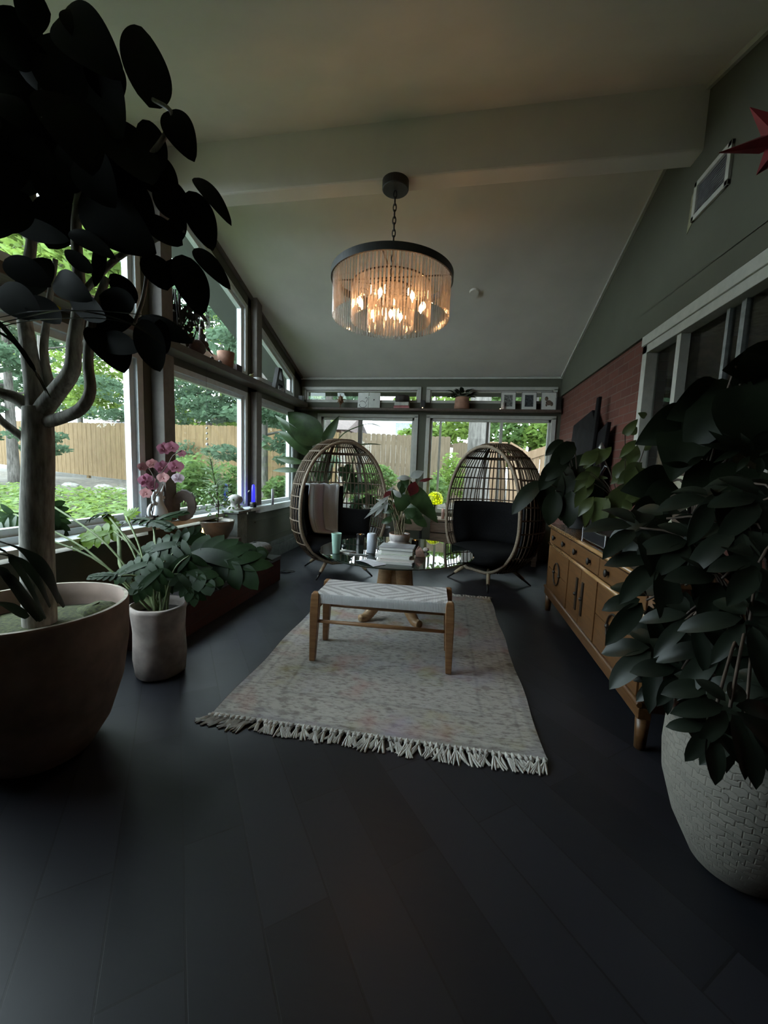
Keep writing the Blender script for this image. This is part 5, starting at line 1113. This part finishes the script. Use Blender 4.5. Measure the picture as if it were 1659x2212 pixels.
for (x, y, w_, pk) in ((354, 969, 30, 0), (371, 966, 28, 0), (329, 1002, 24, 1), (308, 1008, 22, 1), (351, 1009, 32, 0), (380, 1008, 32, 0), (316, 1038, 34, 0), (329, 1049, 24, 0), (316, 1065, 26, 1), (353, 1032, 26, 1), (384, 1033, 26, 2), (393, 980, 18, 0)):
    o = at(x, y, YO + rng.uniform(-.06, .06)); zc = np.dot(o - EYE, FW); r_ = w_ / 2 * zc / FOC; nn = nrm(-nrm(o - EYE) + P(rng.uniform(-.5, .5), 0, rng.uniform(-.2, .2))); u_ = nrm(np.cross(nn, P(0, 0, 1))); v_ = np.cross(u_, nn); q = MB()
    for (a, ws, ls) in ((90, .9, .95), (8, 1.25, 1.05), (172, 1.25, 1.05), (235, .75, .95), (305, .75, .95)):
        d = u_ * math.cos(R(a)) - v_ * math.sin(R(a)) * -1; q.leaf(o, o + d * r_ * ls + nn * r_ * .12, r_ * ws, nn, .08, .1, 6)
    q.ball(o + nn * .006 - v_ * r_ * .12, r_ * .14, 8)
    q.build('flower', [leafmat('orchid_pink', (.36, .14, .19), .3, .5), leafmat('orchid_peach', (.42, .20, .20), .35, .5), leafmat('orchid_pale', (.55, .45, .50), .4, .5)][pk], t, smooth=True)
c = P(-2.20, atx(398, 1120, -2.20)[1], LZ); t = thing('geode', 'thick sliced geode with hollow purple crystal centre on the window ledge', 'geode', c)
gd = nrm(P(.55, -.83, 0)); gs = P(-gd[1], gd[0], 0); no = 36
def gring(sa, sb, off, jit, cz=.125):
    out = []
    for k in range(no):
        a = 2 * PI * k / no; rr = 1 + jit * math.sin(k * 2.7) + jit * .6 * math.sin(k * 5.1); out.append(c + gs * (sa * rr * math.cos(a)) + P(0, 0, cz + sb * rr * math.sin(a)) + gd * off)
    return out
rings = [gring(.088, .125, .05, .012), gring(.094, .13, -.04, .035), gring(.03, .06, -.03, .10, .11), gring(.028, .058, .05, .12, .11)]
def band(a, b): q = MB(); q.add(rings[a] + rings[b], [(k, (k + 1) % no, no + (k + 1) % no, no + k) for k in range(no)]); return q
rk = M('geode_rock', (.20, .16, .14), .7, scale=14, bmp=.3); q = band(0, 1); q.build('rough_rim', M('geode_rough', (.13, .12, .115), .9, scale=25, bmp=.8), t)
q = band(3, 0); q2 = band(1, 2); q.add(q2.v, q2.f); q.build('cut_face', rk, t); band(2, 3).build('crystals', M('amethyst', (.30, .22, .36), .2, scale=60, bmp=.9, var=.4), t)
c = P(-2.28, atx(305, 1122, -2.28)[1], LZ); q = MB(); q.ball(c + P(0, 0, .032), .028, 16); q.lathe([(.014, 0), (.012, .006)], c, 12); tag(q.build('glass_ball', M('mercury_glass', (.45, .45, .42), .08, .8), smooth=True), 'small shiny glass ball in the window corner beside the orchid', 'ornament')
c = P(-2.245, atx(547, 1092, -2.245)[1], .716); t = thing('blue_lamp', 'narrow glowing blue lamp standing by the corner window post', 'lamp', c)
q = MB(); q.lathe([(0, 0), (.035, 0), (.038, .05), (.028, .06), (0, .06)], c, 20); q.build('base', BLACK, t, smooth=True)
q = MB(); q.lathe([(.020, .06), (.019, .20), (.014, .25), (0, .26)], c, 20); q.build('tube', M('blue_glow_glass', (.02, .02, .6), .3, emit=(.02, .02, 1), es=2.2), t, smooth=True)
c = P(-2.24, 4.60, .701); q = MB(); q.lathe([(0, 0), (.016, 0), (.015, .20), (0, .205)], c, 14); tag(q.build('taper_candle', WHITE, smooth=True), 'short white candle beside the blue lamp', 'candle')
# ------------------------------------------------------------------ on the side shelf
SZ = 2.1205
def onsh(px, py): p_ = atz(px, py, SZ); return P(max(-2.33, min(-2.2, p_[0])), p_[1], SZ)
c = onsh(483, 796); c[0] = -2.265; t = thing('succulent_pot', 'terracotta pot of low succulents on the side shelf', 'potted plant', c)
q = MB(); q.lathe([(0, 0), (.066, 0), (.082, .15), (.074, .15), (.072, .13), (0, .13)], c, 28); q.build('pot', TERRA, t, smooth=True)
q = MB()
for _ in range(26): a = rng.uniform(0, 6.28); r_ = rng.uniform(0, .06); b0_ = c + P(r_ * math.cos(a), r_ * math.sin(a), .13); q.leaf(b0_, b0_ + P(.03 * math.cos(a), .03 * math.sin(a), rng.uniform(.03, .07)), .016, P(math.cos(a), math.sin(a), .6), .1, .1, 4)
q.build('foliage', leafmat('succulent', (.05, .08, .04), .1), t, smooth=True)
c = onsh(425, 768); c[0] = -2.26; t = thing('bird_figurine', 'dark bird-like figurine with pointed beak on the side shelf', 'figurine', c); DKR = M('dark_red_carving', (.05, .022, .018), .6)
q = MB(); q.ball(c + P(0, 0, .07), .065, 14, (.8, 1.5, .95)); q.ball(c + P(0, .10, .12), .035, 12); q.build('body', DKR, t, smooth=True)
q = MB(); q.tube([c + P(0, .12, .115), c + P(0, .23, .06)], [.018, .001], 8); q.build('beak', DKR, t, smooth=True)
q = MB(); q.tube([c + P(0, -.05, .08), c + P(0, -.18, .16)], [.03, .006], 8); q.tube([c + P(0, .06, .11), c + P(0, .05, .26), c + P(0, .09, .33)], [.03, .014, .003], 8); q.build('wing', DKR, t, smooth=True)
HANG = M('dark_dried_vine', (.03, .025, .02), .8)
c = at(400, 690, 3.02); t = thing('hanging_vine', 'dark dried vine with glass drops dangling in the upper window behind the rubber plant', 'vine', (c[0], c[1], 2.95)); q = MB(); g_ = MB()
for _ in range(16):
    x = rng.uniform(372, 432); y = rng.uniform(650, 700); a = at(x, 625, 3.02); a[2] = min(a[2], roof(3.02) - .05); q.tube(spline([a, at(x + rng.uniform(-8, 8), y, 3.0 + rng.uniform(-.05, .05)), at(x + rng.uniform(-15, 15), y + 50, 3.0)], 8), .005, 5)
    for _ in range(6): e = at(x + rng.uniform(-12, 12), y + rng.uniform(-10, 50), 3.0); q.leaf(e, e + P(rng.uniform(-.05, .05), rng.uniform(-.05, .05), -.06), .03, P(1, -1, .2), .1, .1, 4)
    g_ = MB().ball(at(x + rng.uniform(-8, 8), y + rng.uniform(0, 50), 2.98), .008, 8); g_.build('glass_drop', M('glass_drop', (.7, .72, .72), .1), t, smooth=True)
q.build('strands', HANG, t); pass
for (x, y, lb) in ((447, 779, 'left one of two small glass balls between bird and terracotta pot'), (463, 787, 'right one of two small glass balls, touching the terracotta pot')):
    c = onsh(x, y); c[0] = -2.23; q = MB(); q.ball(c + P(0, 0, .018), .018, 14); tag(q.build('glass_ball', M('smoky_ball', (.12, .12, .12), .08), smooth=True), lb, 'ornament', 'glass balls on the side shelf')
c = onsh(521, 812); c[0] = -2.31; MBk = MB().box(c[0] - .01, c[0] + .015, c[1] - .05, c[1] + .05, SZ, SZ + .11); tag(MBk.build('small_frame', M('dark_red_frame', (.04, .02, .02), .5), bevel=.003), 'small dark frame leaning right of the terracotta pot', 'frame')
c = onsh(527, 817); c[0] = -2.22; q = MB(); q.ball(c + P(0, 0, .022), .024, 12, (1, 1.3, .9)); q.tube([c + P(0, .01, .03), c + P(0, .05, .07)], [.006, .002], 6); tag(q.build('trinket', M('olive_trinket', (.25, .26, .12), .5), smooth=True), 'small olive trinket between frame and white bowl', 'trinket')
c = onsh(547, 826); c[0] = -2.25; q = MB(); q.lathe([(0, 0), (.03, 0), (.055, .045), (.05, .045), (.028, .006), (0, .006)], c, 24); tag(q.build('bowl', WHITE, smooth=True), 'small white bowl on the side shelf left of the letter A', 'bowl')
c = onsh(593, 848); c[0] = -2.28; ya, za = c[1], SZ; t = thing('letter_ornament', 'large dark letter A standing on the side shelf', 'letter', c); AM = M('dark_letter_metal', (.018, .016, .016), .5)
q = MB()
for s in (-1, 1): q.prism([(-2.30, ya + s * .16, za), (-2.30, ya + s * .085, za), (-2.30, ya + s * .01, za + .30), (-2.30, ya + s * .045, za + .30)], (.05, 0, 0))
q.prism([(-2.30, ya - .045, za + .27), (-2.30, ya + .045, za + .27), (-2.30, ya + .045, za + .30), (-2.30, ya - .045, za + .30)], (.05, 0, 0)); q.prism([(-2.30, ya - .08, za + .10), (-2.30, ya + .08, za + .10), (-2.30, ya + .07, za + .155), (-2.30, ya - .07, za + .155)], (.05, 0, 0)); q.build('letter', AM, t)
c = P(-2.23, ya + .0, SZ); q = MB(); q.ball(c + P(0, 0, .03), .03, 14); tag(q.build('white_ball', M('pale_ball', (.5, .5, .5), .4), smooth=True), 'pale ball under the arch of the letter A', 'ornament')
c = P(-2.25, 5.50, SZ); MB_ = MB().box(c[0] - .03, c[0] + .03, c[1] - .03, c[1] + .03, SZ, SZ + .085); tag(MB_.build('candle_box', BLACK, bevel=.004), 'little black box at the corner end of the side shelf', 'box')
# ------------------------------------------------------------------ on the back shelf
BZ = 2.0625; YS = YB - .09
def onb(px): p_ = at(px, 886, YS); return P(p_[0], YS, BZ)
c = onb(735); q = MB(); q.ball(c + P(0, 0, .115), .04, 10, (1, .7, 1.5), .2); q.lathe([(.025, 0), (.02, .01), (.006, .02), (.006, .06)], c, 12)
for k in range(7): a = R(40 * k - 30); q.tube([c + P(0, 0, .115), c + P(.06 * math.cos(a), 0, .115 + .07 * math.sin(a))], [.012, .004], 6)
tag(q.build('leaf_ornament', M('rust_leaf', (.16, .075, .03), .6)), 'rust brown leafy ornament at the left of the back shelf', 'ornament')
t = thing('open_book', 'open white art book with a line drawing displayed on the back shelf', 'book', onb(794)); c = onb(794)
for s, rot in ((-1, 6), (1, -6)):
    q = MB(); q.prism([c + P(s * .003, .03, .0), c + P(s * .165, .03 + .02, .0), c + P(s * .165, .06 + .02, .235), c + P(s * .003, .06, .235)], (0, .018, 0)); q.build('page_block', M('art_book_white', (.62, .62, .58), .6, var=.04), t, bevel=.003)
q = MB()
def bp(x, z): return c + P(x, .0275 + abs(x) * .122 + z * .1277, z)
for pts in ([(-.14, .06), (-.12, .03), (-.08, .02), (-.04, .03), (-.03, .06)], [(-.05, .15), (-.035, .165), (-.022, .15), (-.025, .12), (-.04, .10)], [(-.13, .10), (-.10, .115), (-.06, .10), (-.04, .075)], [(-.13, .07), (-.14, .045)]): q.tube(spline([bp(*p_) for p_ in pts], 12), .0028, 5)
q.tube([bp(.075, .12), bp(.08, .14)], .007, 6); q.build('line_drawing', BLACK, t)
c = onb(868); z = BZ
for (lb, mt, h, w_) in (('pink book at the bottom of the shelf stack', M('pink_spine', (.42, .15, .16), .5), .022, .22), ('red book second in the shelf stack', M('red_spine', (.28, .05, .05), .5), .012, .21), ('pale grey book below the dark basket on the back shelf', M('pale_grey_spine', (.45, .44, .40), .5), .05, .20)):
    t = thing('book', lb, 'book', (c[0], c[1], z), 'books on the back shelf'); MB().box(c[0] - w_ / 2, c[0] + w_ / 2, c[1] - .07, c[1] + .07, z, z + h).build('cover', mt, t, bevel=.002); MB().box(c[0] - w_ / 2 + .004, c[0] + w_ / 2 - .004, c[1] - .065, c[1] + .0705, z + .003, z + h - .003).build('pages', M('book_pages', (.7, .68, .62), .8), t); z += h + .0005
q = MB(); q.lathe([(0, 0), (.095, 0), (.105, .05), (.10, .09), (.085, .09), (.08, .02), (0, .02)], P(c[0], c[1], z), 28, wob=lambda a, z_: .02 * math.sin(9 * a)); tag(q.build('basket', M('dark_brown_basket', (.03, .022, .018), .8, scale=50, bmp=.6), smooth=True), 'dark round basket on the shelf book stack', 'basket')
def tea(px, lb):
    c = onb(px); t = thing('tea_light_holder', lb, 'candle holder', c, 'tea lights on the back shelf'); MB().box(c[0] - .03, c[0] + .03, c[1] - .03, c[1] + .03, BZ + .02, BZ + .115).build('shade', BLACK, t, bevel=.003); MB().box(c[0] - .034, c[0] + .034, c[1] - .034, c[1] + .034, BZ, BZ + .006).build('base', BLACK, t)
    q = MB(); q.ball(c + P(.0, -.036, .012), .006, 8); q.build('flame', M('tea_flame', (1, .8, .5), .5, emit=(1, .7, .4), es=6), t)
tea(913, 'black tea light holder on the shelf above the post between the back windows'); tea(655, 'black tea light holder in the left corner of the back shelf')
c = onb(1080); q = MB(); q.ball(c + P(0, -.03, .006), .0065, 8); tag(q.build('tea_light', M('tea_flame', (1, .8, .5), .5)), 'tiny glowing tea light left of the white figurine', 'candle')
c = onb(1072); q = MB(); q.lathe([(.022, 0), (.026, .03), (.016, .06), (.018, .08), (.008, .10), (0, .102)], c + P(.09, 0, 0), 16); tag(q.build('white_figurine', M('bone_white', (.6, .52, .48), .5), smooth=True), 'little white figurine left of the framed prints', 'figurine')
c = onb(997); t = thing('shelf_plant', 'terracotta pot with spilling green plant on the back shelf', 'potted plant', c)
q = MB(); q.lathe([(0, 0), (.10, 0), (.105, .01), (.095, .15), (.085, .165), (.078, .16), (.075, .14), (0, .14)], c, 28); q.build('pot', TERRA, t, smooth=True)
q = MB()
for k in range(40):
    a = rng.uniform(0, 2 * PI); b0_ = c + P(0, 0, .15); r_ = rng.uniform(.06, .19); e = c + P(r_ * math.cos(a), min(.05, r_ * math.sin(a) * .7), .15 + rng.uniform(.0, .14)); q.leaf(b0_ * .4 + e * .6, e + P(.05 * math.cos(a), .02 * math.sin(a), -.01), .06, P(0, -.5, 1), .15, .15, 6, 'heart')
q.build('foliage', DARKL, t, smooth=True)
for px, lb, mt in ((1097, 'first framed print from the left, grey patterned, on the back shelf', 0), (1142, 'middle framed print of three, nearly black, on the back shelf', 1), (1185, 'framed print nearest the brick with a brown animal picture', 2)):
    c = onb(px); t = thing('framed_print', lb, 'picture', c, 'framed prints on the back shelf'); w_, h, d = .098, .245, .05
    def fp(x, z, o=0): return c + P(x, .0 + z * .2 - o, z)
    q = MB(); q.prism([fp(-w_, 0), fp(w_, 0), fp(w_, h), fp(-w_, h)], (0, .015, 0)); q.build('backing', M('picture_frame_grey', (.10, .095, .09), .5), t)
    q = MB(); q.prism([fp(-w_ + .006, .006, .001), fp(w_ - .006, .006, .001), fp(w_ - .006, h - .006, .001), fp(-w_ + .006, h - .006, .001)], (0, .0008, 0)); q.build('mat_board', M('mat_white', (.62, .61, .57), .7, var=.03), t)
    q = MB()
    if mt < 2: q.prism([fp(-.055, .045, .002), fp(.055, .045, .002), fp(.055, .205, .002), fp(-.055, .205, .002)], (0, .0006, 0)); q.build('print', M('grey_print' if mt == 0 else 'black_print', (.17, .17, .16) if mt == 0 else (.05, .055, .06), .7, scale=50, var=.5), t)
    else:
        for (x, z, rx, rz) in ((.0, .10, .04, .035), (-.03, .155, .022, .03), (.035, .085, .02, .03), (-.03, .07, .012, .02)): q.add([fp(x + rx * math.cos(a), z + rz * math.sin(a), .002) for a in [2 * PI * k / 18 for k in range(18)]], [tuple(range(18))])
        q.build('print', M('brown_print', (.15, .10, .07), .7, scale=40, var=.4), t)
c = onb(1205); MB_ = MB().box(c[0] - .03, c[0] + .03, c[1] - .03, c[1] + .05, BZ, BZ + .17); tag(MB_.build('dark_box', BLACK, bevel=.003), 'narrow dark box at the brick end of the back shelf', 'box')
# ------------------------------------------------------------------ low things along the back window
t = thing('low_bench', 'weathered plank bench under the right back window', 'bench', (.3, 5.5, 0)); PLK = woodmat('grey_brown_planks', (.16, .11, .08), (.30, .22, .16), (3, 20, 20), .8)
for i in range(3): MB().box(-.30, 1.1, 5.30 + .14 * i, 5.43 + .14 * i, .53, .555).build('plank', PLK, t, bevel=.002)
for i in range(3): MB().box(-.30, 1.1, 5.30, 5.32, .08 + .15 * i, .215 + .15 * i).build('side_board', PLK, t, bevel=.002)
for x in (-.27, 1.07): MB().box(x - .03, x + .03, 5.33, 5.70, 0, .53).build('leg', PLK, t)
c = P(-.26, 5.48, .5555); t = thing('mosaic_lamp', 'glowing yellow mosaic globe lamp between the two egg chairs', 'lamp', c)
q = MB(); q.lathe([(0, 0), (.05, 0), (.05, .01), (.012, .025), (.010, .16), (.018, .175), (.06, .19)], c, 20); q.tube([c + P(0, 0, .36), c + P(0, 0, .385)], [.006, .003], 8); q.build('stand', BLACK, t, smooth=True)
m, N, L, b = nodes('yellow_mosaic_glow'); vo = N.new('ShaderNodeTexVoronoi'); vo.feature = 'DISTANCE_TO_EDGE'; vo.inputs['Scale'].default_value = 30; L.new(obco(N, L), vo.inputs['Vector'])
cc_ = ramp(N, L, vo.outputs['Distance'], [(.05, (.10, .12, .0)), (.22, (.82, 1.0, .01))]); L.new(cc_, b.inputs['Base Color']); L.new(cc_, b.inputs['Emission Color']); b.inputs['Emission Strength'].default_value = .85
q = MB(); q.lathe([(.06, .188), (.10, .20), (.112, .24), (.105, .29), (.08, .335), (.04, .358), (0, .364)], c, 28); q.build('globe', m, t, smooth=True)
c = P(-.14, 5.42, .5555); q = MB(); q.lathe([(0, 0), (.022, 0), (.022, .12), (.018, .14), (0, .142)], c, 16); tag(q.build('pink_candle', M('pink_wax', (.6, .38, .32), .5), smooth=True), 'pale pink candle just right of the yellow globe lamp', 'candle')
for (x, lb, r_, mt) in ((.12, 'white pot with dark plants on the plank bench behind the right egg chair, left one', .07, WHITE), (.42, 'grey pot on the plank bench behind the right egg chair, right one', .08, GREYP)):
    c = P(x, 5.5, .5555); t = thing('potted_plant', lb, 'potted plant', c); q = MB(); q.lathe([(0, 0), (r_ * .8, 0), (r_, .10), (r_ * .9, .10), (r_ * .85, .08), (0, .08)], c, 24); q.build('pot', mt, t, smooth=True); q = MB()
    for _ in range(26): a = rng.uniform(0, 6.28); q.leaf(c + P(0, 0, .09), c + P(.13 * math.cos(a), .09 * math.sin(a), .09 + rng.uniform(.0, .10)), .03, P(0, -.4, 1), .2, .1, 5, 'lance')
    q.build('foliage', DARKL, t, smooth=True)
t = thing('plant_stand', 'black metal legged stand holding a wooden planter under the post between the back windows', 'stand', (-.55, 5.2, 0))
MB().box(-.74, -.40, 5.08, 5.36, .42, .60).build('planter', PLK, t, bevel=.004)
for (x, y) in ((-.72, 5.1), (-.42, 5.1), (-.72, 5.34), (-.42, 5.34)): q = MB(); q.tube([P(x, y, .42), P(x, y, 0)], .011, 8); q.build('leg', BLACK, t)
# ------------------------------------------------------------------ loose bits
c = atz(617, 1236, 0); q = MB()
for k, (rx, ry) in enumerate(((.06, .035), (.05, .05), (.07, .03))): q.tube([P(c[0] + rx * math.cos(a) + .02 * k, c[1] + ry * math.sin(a), .006 + .006 * k) for a in [2 * PI * j / 20 for j in range(20)]], .0045, 6, closed=True)
tag(q.build('coiled_cable', BLACK, smooth=True), 'small coil of black cable on the floor by the hearth end', 'cable')
c = at(447, 920, 3.25); t = thing('bead_string', 'string of clear glass beads hanging in the middle side window', 'beads', (-2.30, c[1], 1.6)); yb = atx(447, 930, -2.30)[1]
q = MB(); q.tube([P(-2.30, yb, 1.36), P(-2.30, yb, 2.0595)], .0012, 4); q.build('cord', BLACK, t)
for k in range(5): q = MB(); q.ball((-2.30, yb, 1.37 + .05 * k), .010 if k else .014, 10); q.build('bead', M('glass_drop', (.7, .72, .72), .1), t, smooth=True)
for (x, y, col, lb) in ((112, 640, (.75, .6, .02), 'small yellow glass bird hanging in the near upper window'), (185, 640, (.10, .22, .20), 'teal and red glass ornament hanging in the near upper window')):
    e = atx(x, y, -2.30); t = thing('suncatcher', lb, 'suncatcher', e, 'glass ornaments in the near window'); q = MB(); q.leaf(e + P(0, -.05, .05), e + P(0, .05, -.06), .06, P(1, .1, .1), .05, .1, 6); q.build('glass', leafmat('sun_glass_%d' % x, col, .6, .2), t); q = MB(); q.tube([e + P(0, -.05, .05), P(e[0], e[1] - .05, 2.50)], .001, 4); q.build('cord', BLACK, t)
RED = M('red_star_paper', (.22, .012, .018), .6); c = at(1700, 300, 1.35); t = thing('red_star', 'red many-pointed star ornament hanging in the upper right corner', 'ornament', c); q = MB()
for (x, y, w_) in ((1620, 232, 34), (1553, 330, 26), (1634, 378, 40), (1720, 200, 40), (1790, 260, 40), (1800, 350, 40), (1720, 420, 40)): e = at(x, y, 1.35); d = nrm(e - c); q.tube([c, c + (e - c) * .35, e], [.006, w_ / 2 * .0016, .001], 5)
q.build('points', RED, t); q = MB(); q.tube([c, P(c[0], c[1], roof(1.35))], .0015, 4); q.build('cord', BLACK, t)
